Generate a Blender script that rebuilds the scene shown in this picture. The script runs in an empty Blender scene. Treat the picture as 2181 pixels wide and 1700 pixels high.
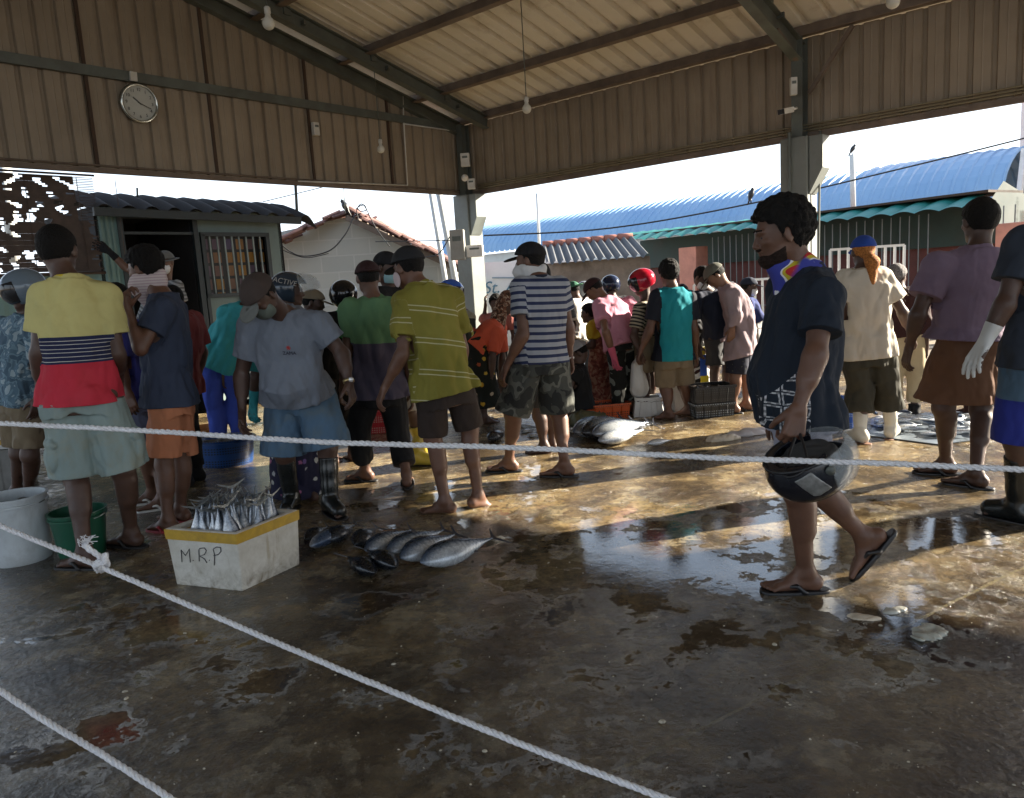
import bpy, math, random
import numpy as np
from mathutils import Vector, Matrix
random.seed(7); RNG = np.random.default_rng(7)
# ------------------------------------------------------------ camera
W0, H0, FPX = 2181.0, 1700.0, 1620.0
CAMH = 1.40
TH, RO = math.radians(8.65), math.radians(3.52)
fw = np.array([0, math.cos(TH), -math.sin(TH)])
U0 = np.array([0, math.sin(TH), math.cos(TH)]); R0 = np.array([1.0, 0, 0])
cr = math.cos(RO)*R0 - math.sin(RO)*U0
cu = math.sin(RO)*R0 + math.cos(RO)*U0
CP = np.array([0, 0, CAMH])
scene = bpy.context.scene
col = scene.collection
cam = bpy.data.cameras.new('camera'); camo = bpy.data.objects.new('camera', cam); col.objects.link(camo)
cam.sensor_width = 36; cam.lens = 36*FPX/W0; cam.clip_end = 900; cam.clip_start = .05
camo.matrix_world = Matrix(((cr[0], cu[0], -fw[0], 0), (cr[1], cu[1], -fw[1], 0), (cr[2], cu[2], -fw[2], CAMH), (0, 0, 0, 1)))
scene.camera = camo
# ------------------------------------------------------------ sky, sun, exposure
SUN_AZ, SUN_EL = math.atan2(.966, .26), math.radians(22.4)
world = bpy.data.worlds.new("World"); scene.world = world; world.use_nodes = True
wn = world.node_tree.nodes; wn.clear()
sky = wn.new('ShaderNodeTexSky'); sky.sky_type = 'NISHITA'; sky.sun_disc = False
sky.sun_elevation = SUN_EL; sky.sun_rotation = SUN_AZ; sky.air_density = 1.0; sky.dust_density = 1.0; sky.ozone_density = 1.0
bg = wn.new('ShaderNodeBackground'); bg.inputs[1].default_value = 0.074
wo = wn.new('ShaderNodeOutputWorld')
# thin bright cloud veil, thickest towards the horizon
_tc = wn.new('ShaderNodeTexCoord'); _sp = wn.new('ShaderNodeSeparateXYZ'); _cr = wn.new('ShaderNodeValToRGB'); _mx = wn.new('ShaderNodeMix'); _mx.data_type = 'RGBA'
_l = world.node_tree.links.new
_l(_tc.outputs['Generated'], _sp.inputs[0]); _l(_sp.outputs[2], _cr.inputs[0])
_cr.color_ramp.elements[0].position = .0; _cr.color_ramp.elements[0].color = (.95, .95, .95, 1)
_cr.color_ramp.elements[1].position = .5; _cr.color_ramp.elements[1].color = (.18, .18, .18, 1)
_l(_cr.outputs[0], _mx.inputs[0]); _l(sky.outputs[0], _mx.inputs[6]); _mx.inputs[7].default_value = (5.0, 5.5, 6.2, 1)
_l(_mx.outputs[2], bg.inputs[0]); world.node_tree.links.new(bg.outputs[0], wo.inputs[0])
SUNV = Vector((math.sin(SUN_AZ)*math.cos(SUN_EL), math.cos(SUN_AZ)*math.cos(SUN_EL), math.sin(SUN_EL)))
sl = bpy.data.lights.new('sun', 'SUN'); sl.energy = 5.0; sl.angle = math.radians(0.5); sl.color = (1, .90, .74)
so = bpy.data.objects.new('sun', sl); col.objects.link(so); so.rotation_euler = SUNV.to_track_quat('Z', 'Y').to_euler(); so.location = (20, 5, 20)
scene.view_settings.view_transform = 'Standard'; scene.view_settings.look = 'None'
scene.view_settings.exposure = 2.2; scene.view_settings.gamma = 1
scene.render.engine = 'CYCLES'
cy = scene.cycles; cy.max_bounces = 7; cy.diffuse_bounces = 4; cy.glossy_bounces = 4; cy.transmission_bounces = 6; cy.transparent_max_bounces = 8
cy.sample_clamp_indirect = 6; cy.caustics_reflective = False; cy.caustics_refractive = False; cy.use_denoising = True
# ------------------------------------------------------------ pixel <-> world
def ray(px, py):
    return fw + cr*(px-W0/2)/FPX + cu*(H0/2-py)/FPX
def uw(px, py, Y):
    d = ray(px, py); return CP + d*(Y/d[1])
def ug(px, py, z=0.0):
    d = ray(px, py); return CP + d*((z-CAMH)/d[2])
def upl(px, py, p0, n):
    d = ray(px, py); return CP + d*(np.dot(np.array(p0)-CP, n)/np.dot(d, n))
def proj(P):
    c = np.array(P)-CP; z = c@fw
    return W0/2+FPX*(c@cr)/z, H0/2-FPX*(c@cu)/z
def unit(v):
    v = np.array(v, float); return v/(np.linalg.norm(v)+1e-12)
# ------------------------------------------------------------ object helpers
def tag(o, label=None, cat=None, group=None, kind=None):
    if label: o['label'] = label
    if cat: o['category'] = cat
    if group: o['group'] = group
    if kind: o['kind'] = kind
    return o
def empty(name, loc, label=None, cat=None, group=None, kind=None):
    o = bpy.data.objects.new(name, None); o.empty_display_size = .1; col.objects.link(o); o.location = loc
    return tag(o, label, cat, group, kind)
def mesh_obj(name, V, F, mat, parent=None, smooth=False, loc=None, uv=None):
    """V in world coordinates; stored relative to parent (an unrotated empty) or to loc"""
    V = np.asarray(V, float)
    if parent is not None:
        off = np.array(parent_world(parent))
    elif loc is not None: off = np.array(loc, float)
    else: off = np.zeros(3)
    me = bpy.data.meshes.new(name)
    me.from_pydata((V-off).tolist(), [], [tuple(int(i) for i in f) for f in F])
    if smooth: me.polygons.foreach_set('use_smooth', [True]*len(me.polygons))
    if mat: me.materials.append(mat)
    o = bpy.data.objects.new(name, me); col.objects.link(o)
    if parent is not None: o.parent = parent
    elif loc is not None: o.location = loc
    return o
def parent_world(p):
    v = np.array(p.location); q = p.parent
    while q: v = v+np.array(q.location); q = q.parent
    return v
def bev(o, w, seg=2):
    m = o.modifiers.new('b', 'BEVEL'); m.width = w; m.segments = seg; m.limit_method = 'ANGLE'; m.angle_limit = .6; return o
class MB:
    def __init__(s): s.v = []; s.f = []
    def add(s, V, F):
        n = len(s.v); s.v += [tuple(v) for v in V]; s.f += [tuple(i+n for i in f) for f in F]; return s
    def box(s, c, size, X=(1, 0, 0), Y=(0, 1, 0), Z=(0, 0, 1)):
        c, X, Y, Z = np.array(c, float), unit(X), unit(Y), unit(Z); h = np.array(size)/2
        V = [c+X*a*h[0]+Y*b*h[1]+Z*d*h[2] for d in (-1, 1) for b in (-1, 1) for a in (-1, 1)]
        return s.add(V, [(0, 2, 3, 1), (4, 5, 7, 6), (0, 1, 5, 4), (2, 6, 7, 3), (0, 4, 6, 2), (1, 3, 7, 5)])
    def bar(s, a, b, w, h, up=(0, 0, 1)):
        a, b = np.array(a, float), np.array(b, float); Z = unit(b-a); X = unit(np.cross(up, Z)); Y = np.cross(Z, X)
        return s.box((a+b)/2, (w, h, np.linalg.norm(b-a)), X, Y, Z)
    def tube(s, pts, r, n=8, cap=True):
        pts = [np.array(p, float) for p in pts]; rs = r if hasattr(r, '__len__') else [r]*len(pts)
        V = []; up = None
        for i, p in enumerate(pts):
            t = unit(pts[min(i+1, len(pts)-1)]-pts[max(i-1, 0)])
            if up is None: up = unit(np.cross(t, (0, 0, 1) if abs(t[2]) < .9 else (1, 0, 0)))
            up = unit(up-t*np.dot(up, t)); w = np.cross(t, up)
            V += [p+rs[i]*(up*math.cos(2*math.pi*k/n)+w*math.sin(2*math.pi*k/n)) for k in range(n)]
        F = [(i*n+k, i*n+(k+1) % n, (i+1)*n+(k+1) % n, (i+1)*n+k) for i in range(len(pts)-1) for k in range(n)]
        if cap: F += [tuple(range(n))[::-1], tuple((len(pts)-1)*n+k for k in range(n))]
        return s.add(V, F)
    def lathe(s, c, prof, n=24, X=(1, 0, 0), Y=(0, 1, 0), Z=(0, 0, 1), sq=1.0):
        c, X, Y, Z = np.array(c, float), unit(X), unit(Y), unit(Z); V = []
        for r, z in prof: V += [c+Z*z+r*(X*math.cos(2*math.pi*k/n)+sq*Y*math.sin(2*math.pi*k/n)) for k in range(n)]
        F = [(i*n+k, i*n+(k+1) % n, (i+1)*n+(k+1) % n, (i+1)*n+k) for i in range(len(prof)-1) for k in range(n)]
        return s.add(V, F)
    def grid(s, P):
        """P: array (n,m,3)"""
        n, m = P.shape[:2]
        return s.add(P.reshape(-1, 3), [(i*m+j, (i+1)*m+j, (i+1)*m+j+1, i*m+j+1) for i in range(n-1) for j in range(m-1)])
    def build(s, name, mat, parent=None, smooth=False, loc=None):
        return mesh_obj(name, s.v, s.f, mat, parent, smooth, loc)
def mb(): return MB()
# ------------------------------------------------------------ materials
class NT:
    def __init__(s, name):
        s.m = bpy.data.materials.new(name); s.m.use_nodes = True; s.t = s.m.node_tree; s.b = s.t.nodes['Principled BSDF']
        s.tc = None
    def n(s, typ, **kw):
        nd = s.t.nodes.new('ShaderNode'+typ)
        for k, v in kw.items():
            if k.startswith('i_'):
                s.put(nd.inputs[k[2:].replace('_', ' ')], v)
            else: setattr(nd, k, v)
        return nd
    def put(s, sock, v):
        if isinstance(v, bpy.types.NodeSocket): s.t.links.new(v, sock)
        elif isinstance(v, bpy.types.Node): s.t.links.new(v.outputs[0], sock)
        elif isinstance(v, (tuple, list)) and len(v) == 3 and sock.type == 'RGBA': sock.default_value = (*v, 1)
        else: sock.default_value = v
    def obj(s):
        if not s.tc: s.tc = s.n('TexCoord')
        return s.tc.outputs['Object']
    def geo(s): return s.n('NewGeometry').outputs['Position']
    def attr(s, name='gc'): return s.n('Attribute', attribute_name=name).outputs['Vector']
    def scale(s, v, sc):
        m = s.n('Mapping'); s.put(m.inputs[0], v); m.inputs['Scale'].default_value = sc; return m.outputs[0]
    def noise(s, v, sc, det=4, rough=.55, dist=0):
        nd = s.n('TexNoise'); s.put(nd.inputs['Vector'], v); nd.inputs['Scale'].default_value = sc
        nd.inputs['Detail'].default_value = det; nd.inputs['Roughness'].default_value = rough; nd.inputs['Distortion'].default_value = dist
        return nd.outputs['Fac']
    def ramp(s, f, stops, interp='LINEAR'):
        nd = s.n('ValToRGB'); s.put(nd.inputs[0], f); r = nd.color_ramp; r.interpolation = interp
        for i, (p, c) in enumerate(stops):
            e = r.elements[i] if i < 2 else r.elements.new(p)
            e.position = p; c = c if hasattr(c, '__len__') else (c, c, c); e.color = (*c[:3], 1)
        return nd.outputs[0]
    def mix(s, f, a, b, mode='MIX'):
        nd = s.n('Mix', data_type='RGBA', blend_type=mode); s.put(nd.inputs[0], f); s.put(nd.inputs[6], a); s.put(nd.inputs[7], b); return nd.outputs[2]
    def math(s, op, a, b=0.0, c=None):
        nd = s.n('Math', operation=op); s.put(nd.inputs[0], a); s.put(nd.inputs[1], b)
        if c is not None: s.put(nd.inputs[2], c)
        return nd.outputs[0]
    def sep(s, v):
        nd = s.n('SeparateXYZ'); s.put(nd.inputs[0], v); return nd.outputs
    def comb(s, x, y, z):
        nd = s.n('CombineXYZ'); s.put(nd.inputs[0], x); s.put(nd.inputs[1], y); s.put(nd.inputs[2], z); return nd.outputs[0]
    def bump(s, h, strength=.3, dist=.01, normal=None):
        nd = s.n('Bump'); s.put(nd.inputs['Height'], h); nd.inputs['Strength'].default_value = strength; nd.inputs['Distance'].default_value = dist
        if normal is not None: s.put(nd.inputs['Normal'], normal)
        return nd.outputs[0]
    def out(s, color=None, rough=None, metal=None, normal=None, **kw):
        if color is not None: s.put(s.b.inputs['Base Color'], color)
        if rough is not None: s.put(s.b.inputs['Roughness'], rough)
        if metal is not None: s.put(s.b.inputs['Metallic'], metal)
        if normal is not None: s.put(s.b.inputs['Normal'], normal)
        for k, v in kw.items(): s.put(s.b.inputs[k.replace('_', ' ')], v)
        return s.m
def M(name, c, rough=.6, metal=0, var=.25, vs=6, dirt=0, dirtc=(.05, .035, .025), ds=3, bump=0, bs=40, **kw):
    """plain surface with uneven tone, optional dirt patches and fine bump"""
    t = NT(name); v = t.obj()
    a = t.noise(v, vs, 5)
    c2 = tuple(x*(1-var) for x in c); c3 = tuple(min(1, x*(1+var)) for x in c)
    cc = t.ramp(a, [(.25, c2), (.75, c3)])
    if dirt: cc = t.mix(t.math('MULTIPLY', t.ramp(t.noise(v, ds, 8, .65, .4), [(.45, 0), (.7, 1)]), dirt), cc, dirtc)
    nm = t.bump(t.noise(v, bs, 4), bump, .01) if bump else None
    rr = t.ramp(a, [(.2, max(0, rough-.1)), (.8, min(1, rough+.1))])
    return t.out(cc, rr, metal, nm, **kw)
# ============================================================ SETTING
def wet_floor():
    t = NT('wet_concrete'); v = t.geo()
    mid = t.noise(v, 2.0, 8, .62, .3); fine = t.noise(v, 34, 6, .7); pit = t.noise(v, 11, 8, .72)
    base = t.ramp(mid, [(.32, (.075, .052, .030)), (.5, (.19, .142, .080)), (.66, (.29, .225, .130))])
    # pale flakes where the surface skin is worn through
    fl_ = t.noise(v, 3.1, 12, .72, .25); flake = t.ramp(fl_, [(.538, 0), (.552, 1)])
    base = t.mix(t.math('MULTIPLY', flake, t.ramp(fine, [(.35, .25), (.6, .85)])), base, (.38, .325, .22))
    dark = t.ramp(t.noise(v, 1.35, 10, .68, .3), [(.44, 1), (.52, 0)])
    base = t.mix(t.math('MULTIPLY', dark, .72), base, (.030, .021, .014))
    grain = t.ramp(t.noise(v, 15, 12, .78, .2), [(.36, (.50, .50, .52)), (.50, (1.0, 1.0, 1.0)), (.62, (1.45, 1.40, 1.28))])
    base = t.mix(.85, base, grain, 'MULTIPLY')
    la, lb = ug(1660, 1470), ug(1350, 1625); lu = unit(lb-la); ln_ = np.cross(lu, (0, 0, 1)); dp_ = t.n('VectorMath', operation='DOT_PRODUCT'); t.put(dp_.inputs[0], v); dp_.inputs[1].default_value = tuple(ln_)
    dl_ = t.math('ABSOLUTE', t.math('ADD', t.math('SUBTRACT', dp_.outputs['Value'], float(np.dot(la, ln_))), t.math('MULTIPLY', t.math('SUBTRACT', t.noise(v, 12, 4), .5), .03)))
    base = t.mix(t.math('MULTIPLY', t.math('LESS_THAN', dl_, .007), .6), base, (.30, .25, .13))
    red = t.ramp(t.noise(v, 1.7, 4, .5, .2), [(.66, 0), (.74, 1)])
    base = t.mix(t.math('MULTIPLY', red, .4), base, (.13, .032, .018))
    base = t.mix(t.math('MULTIPLY', t.ramp(fine, [(.45, 0), (.7, 1)]), .45), base, (.025, .018, .013))
    base = t.mix(t.ramp(t.noise(v, 120, 2), [(.70, 0), (.74, .6)]), base, (.33, .30, .24))
    # pools of standing water
    bias = None
    for (px, py, r, a) in ((1430, 1170, 1.25, .165), (1250, 1130, .8, .10), (1480, 1380, .9, .075), (1050, 1200, .5, .10), (560, 1450, .20, .16), (780, 1290, .22, .16), (150, 1590, .28, .14), (1900, 1390, .35, .12), (1560, 1330, .6, .10), (1150, 1010, .6, .09), (950, 1080, .8, .085), (350, 1330, .4, .08), (1760, 1260, .6, .10), (1950, 1120, .7, .09), (620, 1130, .5, .10), (60, 1350, .4, .08)):
        c = ug(px, py); d = t.n('VectorMath', operation='DISTANCE'); t.put(d.inputs[0], v); d.inputs[1].default_value = tuple(c)
        mr = t.n('MapRange', interpolation_type='SMOOTHSTEP'); t.put(mr.inputs[0], d.outputs['Value']); mr.inputs[1].default_value = 0; mr.inputs[2].default_value = r*1.3; mr.inputs[3].default_value = a; mr.inputs[4].default_value = 0
        bias = mr.outputs[0] if bias is None else t.math('MAXIMUM', bias, mr.outputs[0])
    pn = t.math('ADD', t.math('ADD', t.math('MULTIPLY', t.noise(v, .8, 3, .5, .2), .35), t.math('MULTIPLY', t.noise(v, 4.6, 10, .70, .2), .65)), bias)
    pud = t.ramp(pn, [(.552, 0), (.588, 1)])
    damp = t.ramp(t.noise(v, 1.1, 5, .55), [(.40, .0), (.6, 1)])
    rough = t.mix(pud, t.mix(t.math('MINIMUM', t.math('ADD', damp, t.math('MULTIPLY', bias, 4.0)), 1.0), t.ramp(pit, [(.38, .12), (.62, .40)]), t.ramp(pit, [(.38, .05), (.62, .20)])), t.ramp(pit, [(.4, .02), (.7, .06)]))
    dry = t.math('SUBTRACT', 1.0, t.math('MULTIPLY', pud, .95))
    h = t.math('MULTIPLY', t.math('ADD', pit, t.math('MULTIPLY', fine, .35)), dry)
    nm = t.bump(h, .55, .016)
    nm = t.bump(t.math('MULTIPLY', t.noise(v, 42, 3, .6), t.math('MULTIPLY', dry, 1.0)), .45, .010, nm)
    nm = t.bump(t.noise(v, 7, 3, .5), .035, .02, nm)
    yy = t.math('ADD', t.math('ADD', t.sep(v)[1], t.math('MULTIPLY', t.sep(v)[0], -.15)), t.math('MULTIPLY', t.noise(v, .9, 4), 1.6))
    sun_shade = t.ramp(t.math('DIVIDE', yy, 8.0), [(.40, (.56, .58, .63)), (.72, (1.15, 1.11, 1.0))])  # painted light: near shaded floor darkened, far sunlit floor brightened, noisy edge
    base = t.mix(1.0, base, sun_shade, 'MULTIPLY')
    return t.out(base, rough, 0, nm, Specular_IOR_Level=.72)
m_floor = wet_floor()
m_ground = M('dry_ground', (.30, .24, .17), .9, var=.3, vs=.8, dirt=.5, ds=1.5, bump=.3, bs=20)
mb().add([(-120, -60, 0), (120, -60, 0), (120, 200, 0), (-120, 200, 0)], [(0, 1, 2, 3)]).build('ground', m_ground)['kind'] = 'structure'

# shed frame : corner C, e1 along gable wall (to the left and near), e2 along eave wall (to the right and near)
def flat(v): v = np.array(v, float); v[2] = 0; return unit(v)
CY = 12.2; FB = 2.90
e1 = flat(-ray(2520, 515)); e2 = flat(-ray(-762, 717))
e1 = unit(e1 - e2*np.dot(e1, e2))
C = uw(993, 412, CY); C[2] = 0
FB = uw(993, 412, CY)[2]
n1 = np.cross(e1, (0, 0, 1)); n2 = np.cross(e2, (0, 0, 1))   # horizontal wall normals
if np.dot(n1, C) > 0: n1 = -n1        # towards the camera / inside
if np.dot(n2, C) > 0: n2 = -n2
UP = np.array([0, 0, 1.0])
def on1(px, py, off=0): return upl(px, py, C+n1*off, n1)      # point on gable wall
def on2(px, py, off=0): return upl(px, py, C+n2*off, n2)      # point on eave wall
def s1(P): return float(np.dot(P-C, e1))
def s2(P): return float(np.dot(P-C, e2))
pr = on1(985, 270); pr2 = on1(462, 2)
EH = float(pr[2]); SL = (pr2[2]-pr[2])/(s1(pr2)-s1(pr)); EH -= SL*s1(pr)
print('shed FB %.2f EH %.2f slope %.3f e1 %s e2 %s' % (FB, EH, SL, e1, e2))
RID = 9.5; L1 = 15.5; L2 = 16.2
def S(a, b, z): return C+e1*a+e2*b+UP*z       # a along gable, b along eave wall
def roofz(a): return EH+SL*(a if a < RID else 2*RID-a)
fl = [S(-1.6, -1.2, .004), S(-1.6, L2, .004), S(L1+4, L2, .004), S(L1+4, -1.2, .004)]
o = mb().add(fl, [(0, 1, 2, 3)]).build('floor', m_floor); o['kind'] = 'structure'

m_clad = NT('painted_cladding')
v = m_clad.obj(); zz = m_clad.sep(v)
cl = m_clad.ramp(m_clad.noise(v, 1.5, 5), [(.3, (.205, .168, .124)), (.7, (.285, .235, .175))])
st = m_clad.noise(m_clad.scale(v, (9, 9, .8)), 1.2, 6, .7)
cl = m_clad.mix(m_clad.ramp(st, [(.55, 0), (.75, .6)]), cl, (.13, .08, .04))
m_clad = m_clad.out(cl, .5)
m_roof = NT('roof_sheet'); v = m_roof.obj()
cl = m_roof.ramp(m_roof.noise(v, 1.2, 5), [(.3, (.58, .56, .51)), (.7, (.70, .67, .61))])
cl = m_roof.mix(m_roof.ramp(m_roof.noise(v, 3, 8, .7, .5), [(.55, 0), (.8, .5)]), cl, (.2, .14, .09))
m_roof = m_roof.out(cl, .55)
m_steel = M('grey_green_steel', (.10, .115, .105), .5, .2, .3, 4, dirt=.4)
m_purlin = M('rusty_purlin', (.15, .115, .09), .6, .1, .35, 5, dirt=.5)
m_col = M('painted_concrete_column', (.165, .185, .175), .55, 0, .15, 3, dirt=.35, dirtc=(.08, .07, .06), ds=2.5, bump=.15)
m_colw = M('pale_column_face', (.62, .63, .60), .6, 0, .1, 3, dirt=.5, dirtc=(.18, .14, .10), ds=5, bump=.15)
m_pvc = M('white_pvc', (.55, .55, .52), .4, 0, .08, 5, dirt=.25)
m_black = M('black_plastic', (.012, .012, .014), .4, 0, .2)
m_white = M('white_plastic', (.68, .68, .66), .4, 0, .08, 8, dirt=.2)
m_rust = M('rust_dark', (.045, .025, .015), .8, 0, .4, 8)

def rib_sheet(org, u, n, L, zb, zt, pitch=.2, depth=.03, w=.045, flip=1):
    """vertical ribbed cladding : org corner, u along, n inward normal, zb/zt functions of distance"""
    xs = []
    k = 0
    while k*pitch < L:
        x = k*pitch
        xs += [(x, 0), (x+w*.3, -depth), (x+w, -depth), (x+w*1.3, 0)]
        if k % 1 == 0: xs += [(x+w*1.3+(pitch-w*1.3)*.5-.008, 0), (x+w*1.3+(pitch-w*1.3)*.5, .004), (x+w*1.3+(pitch-w*1.3)*.5+.008, 0)]
        k += 1
    P = np.zeros((2, len(xs), 3))
    for i, (x, dd) in enumerate(xs):
        x = min(x, L)
        for j, zf in enumerate((zb, zt)): P[j, i] = org+u*x+n*dd*flip+UP*zf(x)
    return mb().grid(P)
shed = empty('market_shed', tuple(C), 'large open steel market shed with ribbed beige cladding over the wet floor', 'shed')
# gable cladding in several sheets, seams between
seams = [s1(on1(a, b)) for a, b in ((655, 240), (440, 180), (182, 170), (828, 300))]
rib_sheet(C, e1, n1, L1, lambda x: FB, lambda x: roofz(x)).build('gable_cladding', m_clad, shed)
rib_sheet(C+n2*0, e2, n2, L2, lambda x: FB, lambda x: EH).build('eave_cladding', m_clad, shed)
allseam = sorted(seams)
dd = allseam[1]-allseam[0]
for a in allseam+[allseam[-1]+dd*1.05*i for i in range(1, 3)]:
    p = C+e1*a+n1*.012
    mb().bar(p+UP*(FB+.02), p+UP*(roofz(a)-.05), .035, .02, n1).build('cladding_seam', m_rust, shed)
# roof sheet : ribs run up the slope
def roof_half(a0, a1, name):
    pitch = .26; w = .075; dep = .055; xs = []; k = 0
    while k*pitch < L2+1.4:
        x = -.7+k*pitch; xs += [(x, 0), (x+w*.3, dep), (x+w, dep), (x+w*1.3, 0)]; k += 1
    P = np.zeros((2, len(xs), 3))
    for j, a in enumerate((a0, a1)):
        for i, (x, d) in enumerate(xs): P[j, i] = S(a, x, (EH+SL*a if a0 < RID-1 else EH+SL*(2*RID-a))+.075+d)
    mb().grid(P).build(name, m_roof, shed)
roof_half(-.9, RID, 'roof_sheeting'); roof_half(RID+.001, L1+.9, 'roof_sheeting')
# purlins parallel to the eave wall
pa = []
for (x, y) in ((1582, 2), (1068, 0)):
    # intersect ray with roof plane
    d = ray(x, y); 
    nrm = np.cross(e2, e1+UP*SL); P = CP+d*(np.dot(S(0, 0, EH)-CP, nrm)/np.dot(d, nrm)); pa.append(s1(P))
print('purlins a', pa)
pl = [0.10]
step = pa[0]-0.1
k = 1
pl += [pa[0]]
while pa[1]+(k-1)*1.22 < RID: pl.append(pa[1]+(k-1)*1.22); k += 1
for a in pl+[2*RID-x for x in pl if 2*RID-x < L1]:
    z = roofz(a)+.02
    m = mb(); m.bar(S(a, -.6, z), S(a, L2+.6, z), .055, .11, UP)
    m.bar(S(a+.03, -.6, z-.05), S(a+.03, L2+.6, z-.05), .09, .012, UP)
    m.build('purlin', m_purlin, shed)
# rafters : one on the gable, then one per bay
PB = s2(on2(1712, 285))
print('bay', PB)
def ibeam(m, a, b, h=.2, w=.11):
    a, b = np.array(a), np.array(b); Z = unit(b-a); X = e2 if abs(np.dot(Z, e2)) < .5 else n1
    Y = np.cross(Z, X); m.bar(a, b, .012, h, Y)if 0 else None
    L = np.linalg.norm(b-a); c = (a+b)/2
    m.box(c, (.012, h-.026, L), X, Y, Z); m.box(c+Y*h/2, (w, .012, L), X, Y, Z); m.box(c-Y*h/2, (w, .012, L), X, Y, Z)
for b in (.05, .62, PB, 2*PB, 3*PB):
    m = mb()
    if b > L2: continue
    h = .16 if b < 1 else .2
    dz = -.02-h/2 if b < 1 else -.1-h/2
    ibeam(m, S(0.1, b, roofz(.1)+dz), S(RID, b, roofz(RID)+dz), h); ibeam(m, S(RID, b, roofz(RID)+dz), S(L1-.1, b, roofz(L1-.1)+dz), h)
    if b > .3:
        for a in pl[1:]:
            m.box(S(a-.06, b, roofz(a)-.06), (.05, .09, .10), e2, e1, UP)
            m.box(S(a-.25, b+.03, roofz(a-.25)-.10), (.09, .03, .05), e2, e1, UP)
    m.build('rafter', m_steel, shed)
# horizontal girt and bottom rail of the gable, eave rail
g0, g1 = on1(5, 130, .04), on1(980, 268, .04)
gz = (g0[2]+g1[2])/2; print('girt', g0[2], g1[2])
mb().bar(S(0, 0, gz)+n1*.04, S(L1, 0, gz)+n1*.04, .05, .10, UP).build('girt', m_steel, shed)
m = mb(); m.bar(S(.15, 0, FB-.02)+n1*.02, S(L1, 0, FB-.02)+n1*.02, .05, .05, UP); m.tube([S(.15, 0, FB+.03)+n1*.03, S(L1, 0, FB+.03)+n1*.03], .011, 6)
m.build('bottom_rail', m_purlin, shed)
m = mb(); m.bar(S(0, .15, FB-.025)+n2*.02, S(0, L2, FB-.025)+n2*.02, .05, .06, UP)
m.build('bottom_rail', m_purlin, shed)
m = mb()
for q in range(3): m.tube([S(0, .3, FB+.03+q*.03)+n2*.05, S(0, L2, FB+.03+q*.03)+n2*.05], .010, 6)
m.build('cable_conduit', M('old_conduit', (.17, .15, .10), .5, 0, .2), shed)
m = mb()
for a, b in ((0, 0), (0, PB), (0, 2*PB), (0, 3*PB), (L1, 0), (L1, PB), (L1, 2*PB), (RID, 3*PB)):
    ca = a+(.12 if a == 0 else 0); cb = b+(.12 if b == 0 else 0)
    s = empty('column', (0, 0, 0)); s.parent = shed; 
    m = mb().box(S(ca-.02, cb-.02, (FB-.05)/2), (.30, .30, FB-.05), e2, e1, UP)
    o_ = m.build('shaft', m_col, s); bev(o_, .012)
    s.location = (0, 0, 0)
    m = mb().box(S(ca-.02-.006, cb-.02, FB/2-.2), (.24, .30, FB-.40), e2, e1, UP)
    m = mb(); ibeam(m, S(ca, cb, FB-.05), S(ca, cb, roofz(ca)-.05), .15, .12); m.build('stub', m_steel, s)
    # haunch bracket on the outer side
    w = S(ca-.2, cb+.0, 0)
    V = [S(ca+dx, cb+.14+dy, z) for dx in (-.12, .1) for dy, z in ((0, FB-.06), (.14, FB-.06), (.14, FB-.40), (0, FB-.66))]
    m = mb().add(V, [(0, 1, 2, 3), (7, 6, 5, 4), (0, 4, 5, 1), (1, 5, 6, 2), (2, 6, 7, 3), (3, 7, 4, 0)]); m.build('bracket', m_col, s)
    if b > 1 and a == 0:  # knee brace and pipes
        m = mb(); m.bar(S(.15, cb, FB+.75), S(.75, cb, roofz(.75)-.25), .05, .05, UP); m.bar(S(.12, cb+.1, FB+.4), S(.12, cb+.55, roofz(.1)-.05), .04, .04, UP); m.build('brace', m_purlin, s)
        m = mb(); m.tube([S(ca+.17, cb-.05, 0), S(ca+.17, cb-.05, FB)], .018, 8); m.tube([S(ca-.06, cb+.16, 0), S(ca-.06, cb+.19, FB-.7), S(ca-.06, cb+.2, FB)], .012, 6); m.build('pipe', m_steel, s)
for o_ in list(bpy.data.objects):
    if o_.parent and o_.parent.name.startswith('column'): pass
# ============================================================ OUTSIDE
def plane_pt(px, py, p0, n): return upl(px, py, p0, n)
def horiz_y(px): return 603-.0615*(px-1090)
# ---- long blue vaulted roof far behind
m_blue = NT('blue_roof_sheet'); v = m_blue.obj()
cl = m_blue.ramp(m_blue.noise(v, .6, 5), [(.3, (.18, .335, .54)), (.7, (.26, .42, .60))])
m_blue = m_blue.out(cl, .42)
m_pale = M('pale_wall', (.60, .62, .60), .8, 0, .1, 1, dirt=.2, dirtc=(.3, .28, .25))
A = uw(925, 556, 33.5); B = uw(2160, 452, 18.6)
B[2] = A[2] = 2.62
dl = flat(B-A); dn = np.cross(UP, dl); 
if np.dot(dn, A) < 0: dn = -dn
hall = empty('market_hall', tuple((A+B)/2*np.array([1, 1, 0])), 'long low hall under a curved blue ribbed metal roof, behind the green awning', 'building')
L = np.linalg.norm(B-A); nx = int(L/.28)*4; P = np.zeros((nx, 15, 3))
for i in range(nx):
    k = i % 4; s_ = (i//4)*.28+[0, .03, .06, .09][k]; dd = [0, .05, .05, 0][k]
    for j in range(15):
        a = math.radians(8+164*j/14); w = 3.6*(1-math.cos(a))/2; P[i, j] = A+dl*s_+dn*(w*1.9)+UP*(1.75*math.sin(a)-.2+dd)
mb().grid(P).build('vaulted_roof', m_blue, hall)
m = mb(); m.box((A+B)/2+dn*3.4+UP*(-A[2]/2), (L-.5, 6.2, A[2]), dl, dn, UP); m.build('wall', m_pale, hall)
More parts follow.
